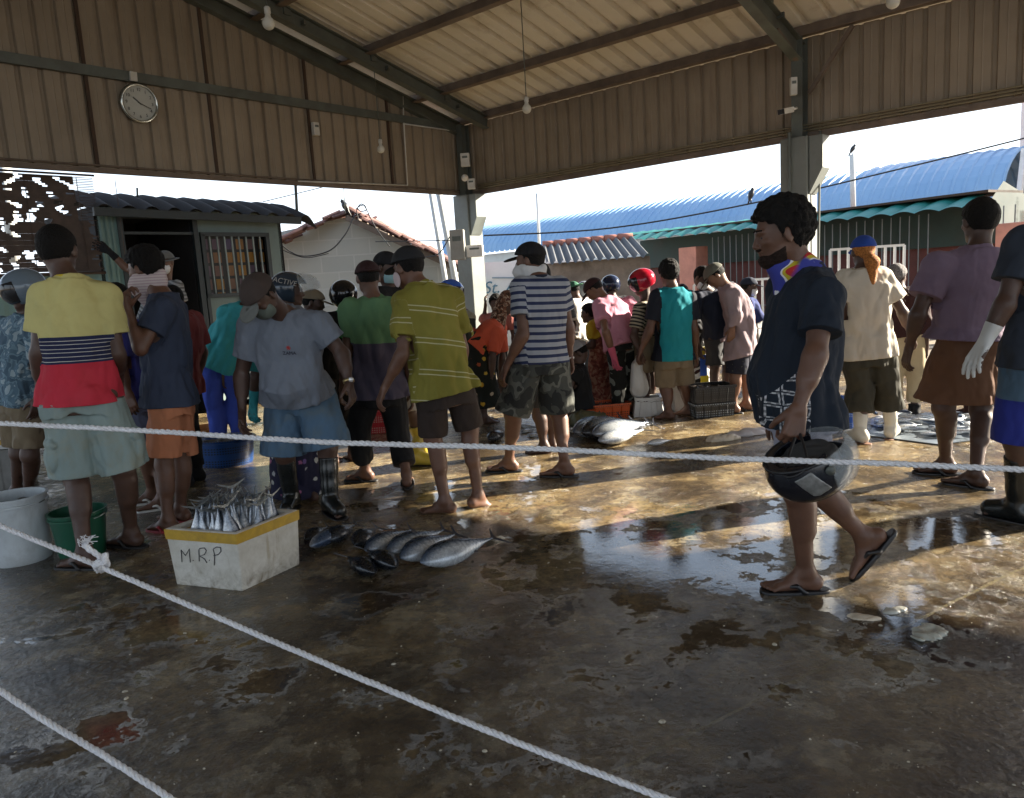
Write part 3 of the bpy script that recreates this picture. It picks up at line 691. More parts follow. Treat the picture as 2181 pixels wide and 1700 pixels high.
def mesh_prims(prims, h, post=None, amp=0.0):
    lo = np.min([p[1]-p[2] for p in prims], 0)-3*h-amp; hi = np.max([p[1]+p[2] for p in prims], 0)+3*h+amp
    Bn = 4; bs = Bn*h; nb = np.ceil((hi-lo)/bs).astype(int)
    I = np.stack(np.meshgrid(*[np.arange(n) for n in nb], indexing='ij'), -1).reshape(-1, 3)
    Cc = lo+(I+.5)*bs; hd = bs*.87; big = 1e3
    dm = np.full(len(I), big); rel = []
    for f, c, r, k in prims:
        lb = np.sqrt(((Cc-c)**2).sum(1))-r; m = np.nonzero(lb < hd*1.3+.03+k)[0]
        if len(m) == 0: rel.append((m, m.astype(float))); continue
        d = f(Cc[m]); dm[m] = np.minimum(dm[m], d); rel.append((m, d))
    keep = np.abs(dm) < hd*1.45+.012+amp
    kid = np.full(len(I), -1); kidx = np.nonzero(keep)[0]; kid[kidx] = np.arange(len(kidx))
    off = np.stack(np.meshgrid(*[np.arange(Bn+1)]*3, indexing='ij'), -1).reshape(-1, 3)
    G = (I[kidx][:, None, :]*Bn+off[None]); PT = lo+G*h
    D = np.full(PT.shape[:2], big)
    for (f, c, r, k), (m, d) in zip(prims, rel):
        s = kid[m]; ok = (s >= 0) & (d < np.minimum(dm[m], hd)+2*hd+k+.02) ; s = s[ok]
        if len(s) == 0: continue
        D[s] = smin(D[s], f(PT[s]), k)
    if post is not None:
        nr = np.abs(D) < .05; D[nr] = post(PT[nr], D[nr])
    dims = nb*Bn+1; st = np.array([dims[1]*dims[2], dims[2], 1])
    dense = np.full(int(np.prod(dims)), big, np.float32); gi = (G@st); dense[gi.ravel()] = D.ravel()
    cells = np.stack(np.meshgrid(*[np.arange(Bn)]*3, indexing='ij'), -1).reshape(-1, 3)
    CI = (I[kidx][:, None, :]*Bn+cells[None]).reshape(-1, 3); ci = CI@st
    co = np.array([[i, j, l] for i in (0, 1) for j in (0, 1) for l in (0, 1)]); cof = co@st
    V8 = dense[ci[:, None]+cof[None]]; ins = V8 < 0; act = ins.any(1) & ~ins.all(1)
    CI, ci, V8, ins = CI[act], ci[act], V8[act], ins[act]
    acc = np.zeros((len(ci), 3)); cnt = np.zeros(len(ci))
    for a in range(8):
        for ax in range(3):
            if co[a][ax] == 0:
                b = a+(4, 2, 1)[ax]; m = ins[:, a] != ins[:, b]
                t = V8[m, a]/(V8[m, a]-V8[m, b]); pa = np.repeat(co[a][None].astype(float), m.sum(), 0); pa[:, ax] += t
                acc[m] += pa; cnt[m] += 1
    Vx = lo+(CI+acc/cnt[:, None])*h
    cmap = np.full(int(np.prod(dims)), -1, np.int64); cmap[ci] = np.arange(len(ci))
    quads = []
    for ax, (o1, o2) in enumerate(((1, 2), (2, 0), (0, 1))):
        b = (4, 2, 1)[ax]; m = ins[:, 0] != ins[:, b]; c0 = ci[m]
        q = np.stack([cmap[c0], cmap[c0-st[o1]], cmap[c0-st[o1]-st[o2]], cmap[c0-st[o2]]], 1)
        fl = ins[m, 0]; q[~fl] = q[~fl][:, ::-1]; quads.append(q[(q >= 0).all(1)])
    return Vx, np.concatenate(quads)
def np_mesh(name, V, Q, mat, parent, attrs=None, smooth=True):
    off = parent_world(parent); me = bpy.data.meshes.new(name)
    me.vertices.add(len(V)); me.vertices.foreach_set('co', (V-off).astype(np.float32).ravel())
    me.loops.add(len(Q)*4); me.loops.foreach_set('vertex_index', Q.astype(np.int32).ravel())
    me.polygons.add(len(Q)); me.polygons.foreach_set('loop_start', np.arange(0, len(Q)*4, 4, dtype=np.int32)); me.polygons.foreach_set('loop_total', np.full(len(Q), 4, np.int32))
    me.polygons.foreach_set('use_smooth', np.ones(len(Q), bool)); me.update(); me.validate()
    if attrs is not None:
        a = me.attributes.new('gc', 'FLOAT_VECTOR', 'POINT'); a.data.foreach_set('vector', attrs.astype(np.float32).ravel())
    me.materials.append(mat); o = bpy.data.objects.new(name, me); col.objects.link(o); o.parent = parent
    return o
def sdf_obj(name, prims, h, mat, parent, post=None, amp=0., attrs=None):
    V, Q = mesh_prims(prims, h, post, amp)
    return np_mesh(name, V, Q, mat, parent, attrs(V) if attrs else None)
def rotmat(yaw, pitch=0, roll=0):
    """rows: right, forward, up.  yaw 0 = facing away (+Y), +90 = facing picture left"""
    y = math.radians(yaw); f = np.array([-math.sin(y), math.cos(y), 0]); r = np.array([math.cos(y), math.sin(y), 0]); u = np.array([0, 0, 1.])
    if pitch: p = math.radians(pitch); f, u = f*math.cos(p)-u*math.sin(p), u*math.cos(p)+f*math.sin(p)
    if roll: p = math.radians(roll); r, u = r*math.cos(p)+u*math.sin(p), u*math.cos(p)-r*math.sin(p)
    return np.array([r, f, u])
def folds(seed, freq, F):
    """smooth pseudo random wrinkle field in frame F (rows lateral, front, axis), elongated along the axis"""
    r = np.random.default_rng(seed); K = r.normal(size=(7, 3))*np.array([1, 1, .30])*freq; ph = r.uniform(0, 6.28, 7); am = r.uniform(.5, 1, 7)
    def f(p):
        q = p@F.T; s = 0
        w = .6*np.sin(q[:, 2]*freq*.5+1.3)
        for i in range(7): s = s+am[i]*(1-2*np.abs(np.sin((q@K[i])*.5+ph[i]+w)))
        return s/4
    return f
# ============================================================ PEOPLE
def skin_mat(name, c):
    t = NT(name); v = t.obj(); a = t.noise(v, 9, 6, .6)
    cc = t.ramp(a, [(.3, tuple(x*.78 for x in c)), (.7, tuple(x*1.2 for x in c))])
    nm = t.bump(t.noise(v, 140, 3), .12, .004)
    return t.out(cc, t.ramp(t.noise(v, 25, 3), [(.3, .42), (.7, .62)]), 0, nm, Subsurface_Weight=.06, Subsurface_Scale=.01)
SK = [skin_mat('brown_skin', (.130, .062, .038)), skin_mat('dark_skin', (.072, .036, .024)), skin_mat('light_brown_skin', (.20, .10, .062)), skin_mat('deep_brown_skin', (.10, .046, .028))]
def hair_mat(name, c=(.0045, .0038, .0035)):
    t = NT(name); v = t.obj(); a = t.noise(v, 90, 4, .7)
    return t.out(t.ramp(a, [(.35, tuple(x*.5 for x in c)), (.7, tuple(x*1.8 for x in c))]), .75, 0, t.bump(a, .9, .012), Specular_IOR_Level=.25)
HAIR = hair_mat('black_hair'); HGREY = hair_mat('grey_hair', (.16, .15, .15)); HORANGE = hair_mat('hennaed_hair', (.38, .15, .04))
def cloth(name, c=None, pat=None, rough=.85, var=.12, stain=0, stc=(.1, .09, .07)):
    t = NT(name); v = t.obj(); g = t.attr('gc')
    cc = pat(t, g) if pat else c
    n_ = t.ramp(t.noise(v, 3.5, 5), [(.3, 1-var), (.7, 1+var*.6)])
    cc = t.mix(1.0, cc, n_, 'MULTIPLY')
    if stain: cc = t.mix(t.math('MULTIPLY', t.ramp(t.noise(v, 5, 7, .65, .5), [(.48, 0), (.68, 1)]), stain), cc, stc)
    nm = t.bump(t.noise(t.scale(v, (1, 1, .45)), 6.5, 2, .5, .5), .75, .06)
    nm = t.bump(t.noise(v, 260, 2), .15, .003, nm)
    return t.out(cc, rough, 0, nm, Specular_IOR_Level=.3)
def gz(t, g): return t.sep(g)[2]
def bands(stops):      # stops on t in -.5..1.1 -> 0..1
    def f(t, g):
        z = t.math('DIVIDE', t.math('ADD', gz(t, g), .5), 1.6)
        return t.ramp(z, [((p+.5)/1.6 if i else 0, c) for i, (p, c) in enumerate(stops)], 'CONSTANT')
    return f
def stripes(c1, c2, per, duty=.5, soft=.04, tilt=0):
    def f(t, g):
        s = t.sep(g); z = t.math('ADD', s[2], t.math('MULTIPLY', s[0], tilt)) if tilt else s[2]
        fr = t.math('FRACT', t.math('DIVIDE', t.math('ADD', z, 5.0), per))
        return t.ramp(fr, [(0, c1), (duty-soft, c1), (duty, c2), (1-soft, c2), (1, c1)])
    return f
def blotch(cs, scale, th=(.42, .5, .58), vec='obj', dist=.6):
    def f(t, g):
        n_ = t.noise(t.obj(), scale, 2, .4, dist)
        st = [(0, cs[0])]+[(p, c) for p, c in zip(th, cs[1:])]
        return t.ramp(n_, st, 'CONSTANT')
    return f
def flowers(bgc, cs, scale, r=.32):
    def f(t, g):
        vo = t.n('TexVoronoi'); t.put(vo.inputs['Vector'], t.obj()); vo.inputs['Scale'].default_value = scale
        pet = t.math('ADD', vo.outputs['Distance'], t.math('MULTIPLY', t.noise(t.obj(), scale*4, 2), .25))
        hue = t.ramp(t.sep(vo.outputs['Color'])[0], [(i/len(cs), c) for i, c in enumerate(cs)], 'CONSTANT')
        return t.mix(t.ramp(pet, [(r, 1), (r+.05, 0)]), bgc, hue)
    return f
m_eyew = M('eye_white', (.30, .27, .25), .3)
TPL = dict(aL=(-.09, 0, .078), aR=(.09, 0, .078), kL=(-.095, .02, .47), kR=(.095, .02, .47), hL=(-.085, 0, .90), hR=(.085, 0, .90),
           sL=(-.18, -.01, 1.385), sR=(.18, -.01, 1.385), nk=(0, -.01, 1.43), hd=(0, .035, 1.585),
           eL=(-.225, -.03, 1.11), eR=(.225, -.03, 1.11), wL=(-.235, .05, .87), wR=(.235, .05, .87))
def solve(sp):
    k = sp.get('H', 1.68)/1.7; y = math.radians(sp.get('yaw', 0)); r = np.array([math.cos(y), math.sin(y), 0]); f = np.array([-math.sin(y), math.cos(y), 0])
    J = sp.get('J', {}); lean = math.radians(sp.get('lean', 0)); gr = []
    for a in ('aL', 'aR'):
        if a in J and len(J[a]) == 2: gr.append(ug(*J[a]))
    G = ug(*sp['g']) if 'g' in sp else np.mean(gr, 0)
    if 'base' in sp: G = G+np.array([0, 0, sp['base']]); 
    sp['k'] = k; sp['G'] = G; out = {}; dl_ = np.zeros(3)
    anc = 'nk' if 'nk' in J else 'hd' if 'hd' in J else None
    for ps in (0, 1):
      if ps and anc: dl_ = out[anc]-raw_[anc]
      raw_ = {} if not ps else raw_
      for n_, (a, b, c) in TPL.items():
        if ps == 0 and n_ != anc: continue
        k0_ = 1
        P, n_ok = _tp(n_, a, b, c, k, lean, sp, r, f, G); raw_.setdefault(n_, P)
        if n_ in J:
            v = J[n_]
            if n_ in ('aL', 'aR') and len(v) == 2: P = ug(*v)+UP*(.078*k+(.018 if sp.get('shoe') == 'flip' else .012 if sp.get('shoe') == 'boot' else 0))
            else: P = uw(v[0], v[1], P[1]+(v[2] if len(v) > 2 else 0))
        elif n_ in ('nk', 'hd', 'sL', 'sR', 'eL', 'eR', 'wL', 'wR') and (ps or n_ == anc): P = P+dl_
        out[n_] = P
    return out
def _tp(n_, a, b, c, k, lean, sp, r, f, G):
    if 1:
        a *= k*(1 if n_[0] != 's' else sp.get('w', 1)); b *= k; c *= k
        if n_[0] in 'snew' or n_ == 'hd':
            dz = c-.9*k; c2 = .9*k+dz*math.cos(lean)-b*math.sin(lean); b2 = b*math.cos(lean)+dz*math.sin(lean)
            if n_[0] in 'ew':
                sz = (1.385-.9)*k; b2 = sz*math.sin(lean)+b; c2 = .9*k+sz*math.cos(lean)-(1.385*k-c)
            b, c = b2, c2
        return G+r*a+f*b+UP*c, True
def hand_prims(w, D, A, N, curl=.35, k=1.0, spread=1.0):
    D = unit(D); A = unit(A-D*np.dot(A, D)); N = unit(N-D*np.dot(N, D)-A*np.dot(N, A)); pr = []
    ml = (.088, .092, .087, .079); fl = (.070, .079, .073, .057)
    for i in range(4):
        a = (.5-i/3)*.060*k*spread; kn = w+D*ml[i]*k+A*a-N*.003*abs(i-1.3)*k
        pr.append(P_cone(w+A*a*.55, kn, .0150*k, .0105*k, .012))
        c = curl*(1+.12*i); p = kn; L_ = fl[i]*k
        for ang, fr, ra, rb in ((c*45, .42, .0098, .0090), (c*105, .32, .0090, .0083), (c*150, .26, .0083, .0070)):
            dd = D*math.cos(math.radians(ang))+N*math.sin(math.radians(ang))+A*(.04*(1.5-i)*spread); dd = unit(dd)
            pr.append(P_cone(p, p+dd*L_*fr, ra*k, rb*k, .004)); p = p+dd*L_*fr
    b = w+D*.022*k+A*.026*k+N*.010*k; d1 = unit(D*.72+A*.6+N*(.25+.2*curl)); d2 = unit(D*.9+A*.25+N*(.2+.7*curl)); p1 = b+d1*.045*k
    pr += [P_cone(w+D*.01*k, b, .016*k, .0155*k, .012), P_cone(b, p1, .0155*k, .0115*k, .008), P_cone(p1, p1+d2*.032*k, .011*k, .0088*k, .005)]
    return pr
def foot_frame(sp, s):
    fy = sp.get('f'+s, sp.get('yaw', 0)); pit = sp.get('p'+s, 0); return rotmat(fy, pit)
def foot_prims(a, R, k, toes=True):
    r, f, u = R; P = lambda x, y, z: a+(r*x+f*y+u*z)*k
    pr = [P_cone(a, P(0, -.038, -.046), .034*k, .031*k, .02), P_cone(a, P(0, .06, -.038), .032*k, .026*k, .03), P_cone(P(0, -.035, -.05), P(-.018, .115, -.060), .028*k, .020*k, .02), P_cone(P(0, -.035, -.05), P(.020, .105, -.060), .028*k, .019*k, .02)]
    if toes:
        for i, (x, y, ra) in enumerate(((-.030, .172, .0125), (-.009, .168, .0092), (.009, .160, .0088), (.024, .150, .0085), (.038, .138, .0085))):
            if sp_side[0] == 'L': x = -x
            pr.append(P_cone(P(x*.75, .11, -.060), P(x, y, -.068), ra*1.15*k, ra*k, .006))
    else: pr.append(P_cone(P(0, .1, -.06), P(0, .155, -.064), .03*k, .02*k, .01))
    return pr
sp_side = ['L']
def sole_prim(a, R, k, top=-.078, th=.020, wid=1.0):
    r, f, u = R; c = a+u*(top-th/2)*1
    def g(p):
        q = p-a; x = q@r; y = q@f; z = q@u
        L_ = .215*k; y0 = -.068*k; t = np.clip((y-y0)/L_, 0, 1); x = x-(.006*math.sin(1)*k)*t
        d2 = np.sqrt(x*x+(y-y0-t*L_)**2)-(.033+.013*np.sin(t*2.2))*k*wid
        dz = np.abs(z-(top*k-th/2))-th/2
        return np.maximum(d2, dz)
    return (g, a+f*.04*k+u*top*k, .19*k, .004)
def head_prims(hd, R, nk, k, hs=1.0, jaw=1.0):
    r, f, u = R; s = k*hs; P = lambda x, y, z: hd+(r*x+f*y+u*z)*s
    pr = [P_ell(P(0, -.012, .022), R, np.array([.076, .096, .092])*s, .02),
          P_ell(P(0, .024, -.030), R, np.array([.060, .066, .080])*s, .03),
          P_ell(P(0, .066, -.086), R, np.array([.026, .022, .020])*s, .022),
          P_cone(P(-.043, .018, -.062), P(-.018, .066, -.086), .020*s*jaw, .018*s*jaw, .02), P_cone(P(.043, .018, -.062), P(.018, .066, -.086), .020*s*jaw, .018*s*jaw, .02),
          P_ell(P(0, .074, .028), R, np.array([.050, .018, .012])*s, .012),
          P_cone(P(0, .086, .014), P(0, .101, -.020), .008*s, .0125*s, .008), P_cone(P(-.013, .094, -.027), P(.013, .094, -.027), .0085*s, .0085*s, .006),
          P_ell(P(0, .088, -.046), R, np.array([.023, .010, .006])*s, .005), P_ell(P(0, .086, -.057), R, np.array([.020, .010, .007])*s, .005),
          P_ell(P(-.040, .066, -.014), R, np.array([.020, .014, .014])*s, .015), P_ell(P(.040, .066, -.014), R, np.array([.020, .014, .014])*s, .015)]
    for sx in (-1, 1):
        Re = rotmat(0); ax = R.copy(); ax[0] = unit(r+f*-.45*sx)if sx > 0 else unit(r+f*.45); ax[1] = unit(np.cross(u, ax[0]))
        pr.append(P_ell(P(.079*sx, -.012, -.004), ax, np.array([.009, .021, .032])*s, .006))
    pr.append(P_cone(nk-UP*.02, P(0, -.022, -.045), .060*k, .054*k, .03))
    return pr
def hair_prims(hd, R, s, style):
    r, f, u = R; th = {'short': .008, 'crop': .006, 'curly': .026, 'afro': .034, 'under': .002}.get(style, .012)
    fx = np.array([-.12, -.06, -.022, -.008, .004, .018, .030, .062, .085, .12])*s; ux = np.array([-.105, -.10, -.075, -.012, -.010, -.035, .012, .030, .052, .085])*s
    def cut(q, d):
        qf, qu = q[..., 1], q[..., 2]
        return np.maximum(d, (np.interp(qf-th*.4, fx, ux)-qu)*.7)
    c = hd+(f*-.014+u*.026)*s
    if th > .02:
        c = hd+(f*-.020+u*.036)*s; return [P_ell(c, R, np.array([.092, .118, .112])*s*(1+(th-.026)*2), .01, cut)]
    return [P_ell(c, R, (np.array([.078, .100, .095])+th)*s, .01, cut)]
def R_of(sp): return rotmat(sp.get('hy', sp.get('yaw', 0)), sp.get('hp', 8), sp.get('hr', 0))
def person(name, label, sp):
    J = solve(sp); k = sp['k']; G = sp['G']; w = sp.get('w', 1.0); D = G[1]
    h = sp.get('h') or float(np.clip(.00128*D, .0042, .012)); S_ = sp.get('seed', len(bpy.data.objects))
    root = empty('person', tuple(G), label, 'person', sp.get('group'))
    R = R_of(sp); hd, nk = J['hd'], J['nk']; hs = sp.get('hs', 1.0); s = k*hs
    pel = (J['hL']+J['hR'])/2; ax = nk-pel; TL = np.linalg.norm(ax); ax = ax/TL
    lat = unit(J['sR']-J['sL']); lat = unit(lat-ax*np.dot(lat, ax)); fr = np.cross(ax, lat); TF = np.array([lat, fr, ax])
    mid = fr*(-1)*sp.get('hump', 0)*k; be = sp.get('belly', 0)
    kw = k*w
    skin = SK[sp.get('skin', 0)]
    # ---- body
    tab = [(-.15, .145, .105, 0), (0, .160, .112, 0), (.25, .140, .098, .004), (.55, .158, .110, 0), (.8, .160, .100, -.004), (.93, .11, .075, -.01), (1, .058, .058, -.012)]
    tb = [(t, a*kw, (b+be*.5*math.exp(-((t-.25)/.22)**2))*kw, (o+be*.55*math.exp(-((t-.25)/.22)**2))*kw) for t, a, b, o in tab]
    pr = [P_loft(pel, nk, lat, fr, tb, -.15, 1.0, .03, mid=mid)]
    for sd in 'LR':
        sh, el, wr = J['s'+sd], J['e'+sd], J['w'+sd]
        pr += [P_cone(nk, sh, .050*k, .050*k, .03), P_cone(sh, el, .050*kw, .036*kw, .03), P_cone(el, wr, .036*kw, .024*k, .02), P_cone(el+(wr-el)*.12, el+(wr-el)*.45, .040*kw, .034*kw, .03)]
        hp_, kn, an = J['h'+sd], J['k'+sd], J['a'+sd]; FR = foot_frame(sp, sd); lb = unit(np.cross(np.cross(an-hp_, FR[1]), an-hp_))
        back = -FR[1]
        pr += [P_cone(hp_, kn, .084*kw, .054*kw, .03), P_cone(kn, an, .050*kw, .033*k, .03), P_cone(kn+(an-kn)*.18+back*.018*k, kn+(an-kn)*.46+back*.014*k, .047*kw, .042*kw, .03), P_ell(kn+FR[1]*.012*k, FR, np.array([.045, .045, .055])*kw, .02)]
        if sp.get('nofeet'): continue
        sp_side[0] = sd; pr += foot_prims(an, FR, k, D < 9)
    for sd in 'LR':
        if sp.get('nohand', '') and sd in sp['nohand']: continue
        el, wr = J['e'+sd], J['w'+sd]; fd = unit(wr-el); Dh = sp.get('d'+sd)
        Dh = unit(fd+np.array([0, 0, -.35])) if Dh is None else unit(np.array(Dh, float))
        A = fr if sp.get('n'+sd) is None else np.array(sp['n'+sd][0], float); N = (lat if sd == 'L' else -lat) if sp.get('n'+sd) is None else np.array(sp['n'+sd][1], float)
        hp = hand_prims(wr, Dh, A, N, sp.get('c'+sd, .4), k*sp.get('hk', 1.0), sp.get('spr', 1.0))
        if sp.get('glove', '') and sd in sp['glove']: sdf_obj('glove', hand_prims(wr, Dh, A, N, sp.get('c'+sd, .4), k*1.10, 1.15)+[P_cone(wr-fd*.09, wr, .040*k, .031*k, .012)], min(h, .0055), sp['glovemat'], root)
        pr += hp
    pr += head_prims(hd, R, nk, k, hs)
    sdf_obj('body', pr, h, skin, root)
    # ---- shirt
    tp = sp.get('top')
    if tp:
        mat, hem, slv, lo = tp['m'], tp.get('hem', -.16), tp.get('sl', .62), tp.get('lo', 1.0)
        tab = [(-.9, .20, .165, 0), (hem, .188, .150, 0), (0, .184, .146, 0), (.25, .170, .128, .004), (.55, .180, .132, 0), (.8, .180, .120, -.004), (.93, .135, .092, -.012), (1.0, .080, .074, -.014)]
        tb = sorted([(t, a*kw*lo*(.93 if t > .2 else 1.0), (b+be*.5*math.exp(-((t-.22)/.24)**2))*kw*lo, (o+be*.6*math.exp(-((t-.22)/.24)**2))*kw) for t, a, b, o in tab])
        q = [P_loft(pel, nk+ax*.01*k, lat, fr, tb, hem-.06, tp.get('nt', 1.0), .035, mid=mid)]; cuts = []
        for sd in 'LR':
            sh, el, wr = J['s'+sd], J['e'+sd], J['w'+sd]
            q += [P_cone(nk-ax*.032*k, sh, .062*k, .066*kw, .03)]
            if slv <= 1: cuts.append((sh, unit(el-sh), np.linalg.norm(el-sh)*slv)); q += [P_cone(sh, sh+(el-sh)*(slv+.08), .066*kw*lo, .070*kw*lo, .03, flat=True)]
            else: q += [P_cone(sh, el, .064*kw, .052*kw, .03), P_cone(el, el+(wr-el)*(slv-1), .050*kw, .040*kw, .03, flat=True)]
        if tp.get('collar'): 
            cl = [P_cone(nk-ax*.01*k, nk+ax*.022*k+fr*.006*k, .070*k, .066*k, .012, flat=True)]; q += cl
        if tp.get('skirt'):   # long tunic
            pass
        fo = folds(S_, tp.get('ff', 27), TF); fo2 = folds(S_+9, tp.get('ff', 27)*2.1, TF); am = tp.get('amp', .011)*1.9*k
        def post(p, d):
            t = ((p-pel)@ax)/TL; u = (p-pel)@lat; d = d+am*fo(p)*(.5+.9*np.clip(.9-t, 0, 1))+am*.35*fo2(p)
            d = np.maximum(d, (hem-t)*TL)
            for (o_, d_, l_) in cuts:
                al = (p-o_)@d_; rd = np.sqrt(np.maximum(((p-o_)**2).sum(-1)-al*al, 0)); m_ = (rd < .088*kw) & (np.abs(u) > .15*kw); m_ = m_ & (al < l_+.13); d = np.where(m_, np.maximum(d, al-l_), d)
            return d
        slcones = []
        for sd in 'LR':
            sh, el = J['s'+sd], J['e'+sd]; slcones.append((sh, unit(el-sh), np.linalg.norm(el-sh)))
        def attrs(V):
            qv = V-pel; u, v, z = qv@lat, qv@fr, (qv@ax)/TL; 
            for (sh, d_, L_), sg in zip(slcones, (-1, 1)):
                al = (V-sh)@d_; rad = np.linalg.norm(V-sh-al[:, None]*d_, axis=1)
                m = (al > .0) & (rad < .105*kw) & (np.abs(u) > .150*kw) & (u*sg > 0)
                z = np.where(m, .90-al/TL, z); u = np.where(m, sg*.5, u)
            return np.stack([u, v, z], 1)
        o = sdf_obj('shirt', q, h, mat, root, post, am*1.6, attrs)
        if tp.get('collar') and tp.get('cm'):
            sdf_obj('collar', [P_cone(nk-ax*.012*k, nk+ax*.030*k+fr*.006*k, .073*k, .069*k, .012, flat=True)], h, tp['cm'], root)
    # ---- trousers, shorts or skirt
    bt = sp.get('bot')
    if bt:
        ln, lo = bt.get('len', .85), bt.get('lo', 1.0); nm = bt.get('name', 'shorts'); am = bt.get('amp', .009)*1.6*k
        if bt.get('skirt'):
            foot = (J['kL']+J['kR'])/2; gnd = (J['aL']+J['aR'])/2; axis_b = pel+(foot-pel)*1.0
            Ls = np.linalg.norm(axis_b-pel); u_ = unit(pel-axis_b); la2 = unit(lat-u_*np.dot(lat, u_)); fr2 = np.cross(u_, la2)
            ko = abs(np.dot(J['kL']-J['kR'], la2))/2
            tb2 = [(1-ln*1.0-.3, (.15+ko*.6)*kw*lo, .16*kw*lo, 0), (1-ln, (.15+ko*.6)*kw*lo, .155*kw*lo, 0), (.5, .185*kw*lo, .150*kw*lo, 0), (1, .178*kw, .132*kw, 0), (1.25, .150*kw, .112*kw, 0)]
            q = [P_loft(axis_b, pel, la2, fr2, tb2, 1-ln-.06, 1.3, .02)]; TF2 = np.array([la2, fr2, u_]); lc = [(pel, -u_, Ls*ln, 9)]
        else:
            q = [P_loft(pel, nk, lat, fr, [(-.2, .165*kw, .128*kw, 0), (0, .168*kw, .126*kw, 0), (.18, .145*kw, (.115+be*.4)*kw, be*.4*kw), (.3, .13*kw, (.09+be*.4)*kw, be*.5*kw)], -.14, bt.get('waist', .12), .03)]; TF2 = TF; lc = []
            for sd in 'LR':
                hp_, kn, an = J['h'+sd], J['k'+sd], J['a'+sd]
                if ln <= 1: q.append(P_cone(hp_, hp_+(kn-hp_)*(ln+.06), .098*kw, bt.get('rh', .094)*kw*lo, .014, flat=True)); lc.append((hp_, unit(kn-hp_), np.linalg.norm(kn-hp_)*ln, .16))
                else: q += [P_cone(hp_, kn, .100*kw, .076*kw*lo, .03), P_cone(kn, kn+(an-kn)*(ln-1+.05), .074*kw*lo, bt.get('rh', .066)*kw*lo, .03, flat=True)]; lc.append((kn, unit(an-kn), np.linalg.norm(an-kn)*(ln-1), .14))
        if bt.get('pocket'):
            for sd, sg in (('L', -1), ('R', 1)):
                hp_, kn = J['h'+sd], J['k'+sd]; c = hp_+(kn-hp_)*.72+lat*sg*.088*kw-fr*.03*kw
                q.append(P_ell(c, TF, np.array([.022, .062, .075])*kw, .006)); q.append(P_ell(c+(hp_-kn)*.17, TF, np.array([.026, .066, .026])*kw, .004))
        fo = folds(S_+5, 27, TF2); fo2 = folds(S_+6, 58, TF2)
        def postb(p, d):
            d = d+am*fo(p)+am*.4*fo2(p)
            if tp and sp.get('lean', 0) < 33 and not sp.get('nocut'): d = np.maximum(d, (((p-pel)@ax)/TL-(tp.get('hem', -.16)+.025))*TL)
            for (o_, d_, l_, rr_) in lc:
                al = (p-o_)@d_; rd = np.sqrt(np.maximum(((p-o_)**2).sum(-1)-al*al, 0)); d = np.where((rd < rr_) & (al > l_*.5-.05), np.maximum(d, al-l_), d)
            return d
        sdf_obj(nm, q, h, bt['m'], root, postb, am*1.6, lambda V: np.stack([(V-pel)@lat, (V-pel)@fr, ((V-pel)@ax)/TL], 1))
    # ---- footwear
    sh = sp.get('shoe')
    if sh in ('flip', 'boot', 'shoe') and not sp.get('nofeet'):
        for sd in 'LR':
            an = J['a'+sd]; FR = foot_frame(sp, sd); r, f, u = FR; P = lambda x, y, z: an+(r*x+f*y+u*z)*k
            if sh == 'flip':
                o = sdf_obj('flip_flop', [sole_prim(an, FR, k, -.079), P_cone(P(0, .135, -.066), P(.040, .045, -.052), .0075*k, .009*k, .006), P_cone(P(0, .135, -.066), P(-.040, .045, -.052), .0075*k, .009*k, .006), P_cone(P(.040, .045, -.052), P(.044, .01, -.080), .009*k, .009*k, .006), P_cone(P(-.040, .045, -.052), P(-.044, .01, -.080), .009*k, .009*k, .006)], max(.0045, h*.85), sp.get('shoemat', m_black), root)
            else:
                top = P(0, -.005, .24 if sh == 'boot' else .05); kn = J['k'+sd]; up_ = unit(kn-an)
                q = [P_cone(an+up_*(.01), an+up_*(.27 if sh == 'boot' else .06)*k, .050*k, .062*k, .03, flat=True), P_cone(P(0, -.03, -.035), P(0, .13, -.045), .046*k, .040*k, .03), P_cone(P(0, .02, -.01), P(0, .13, -.045), .044*k, .038*k, .03), P_cone(an, P(0, -.03, -.035), .050*k, .046*k, .02)]
                sdf_obj('rubber_boot' if sh == 'boot' else 'shoe', q, h, sp['shoemat'], root, lambda p, d: d+.0015*np.sin((p@u)*60)*(((p-an)@up_) > .03)*(sh == 'boot'), .004)
                sdf_obj('boot_sole', [sole_prim(an, FR, k*1.08, -.074, .016, 1.05)], h, sp.get('solemat', m_black), root)
    # ---- head things
    hr_ = sp.get('hair', 'short')
    Ph = lambda x, y, z: hd+(R[0]*x+R[1]*y+R[2]*z)*s
    if hr_:
        nf = folds(S_+3, 150, np.eye(3)); ha = {'curly': .010, 'afro': .011}.get(hr_, .003)*s
        q = hair_prims(hd, R, s, 'under' if sp.get('cap') else hr_)
        if hr_ == 'long': q += [P_cone(Ph(0, -.08, 0), Ph(0, -.11, -.16), .045*s, .03*s, .03)]
        if hr_ == 'bun': q += [P_ell(Ph(0, -.10, -.01), R, np.array([.045, .04, .045])*s, .02)]
        if hr_ == 'pony': q += [P_cone(Ph(0, -.085, -.03), Ph(.02, -.13, -.10), .036*s, .05*s, .02), P_cone(Ph(.02, -.13, -.10), Ph(.01, -.13, -.26), .05*s, .022*s, .02)]
        hm = sp.get('hairmat', HAIR)
        sdf_obj('hair', q, min(h, .0065), hm, root, lambda p, d: d+ha*nf(p), ha*1.5)
    cp = sp.get('cap')
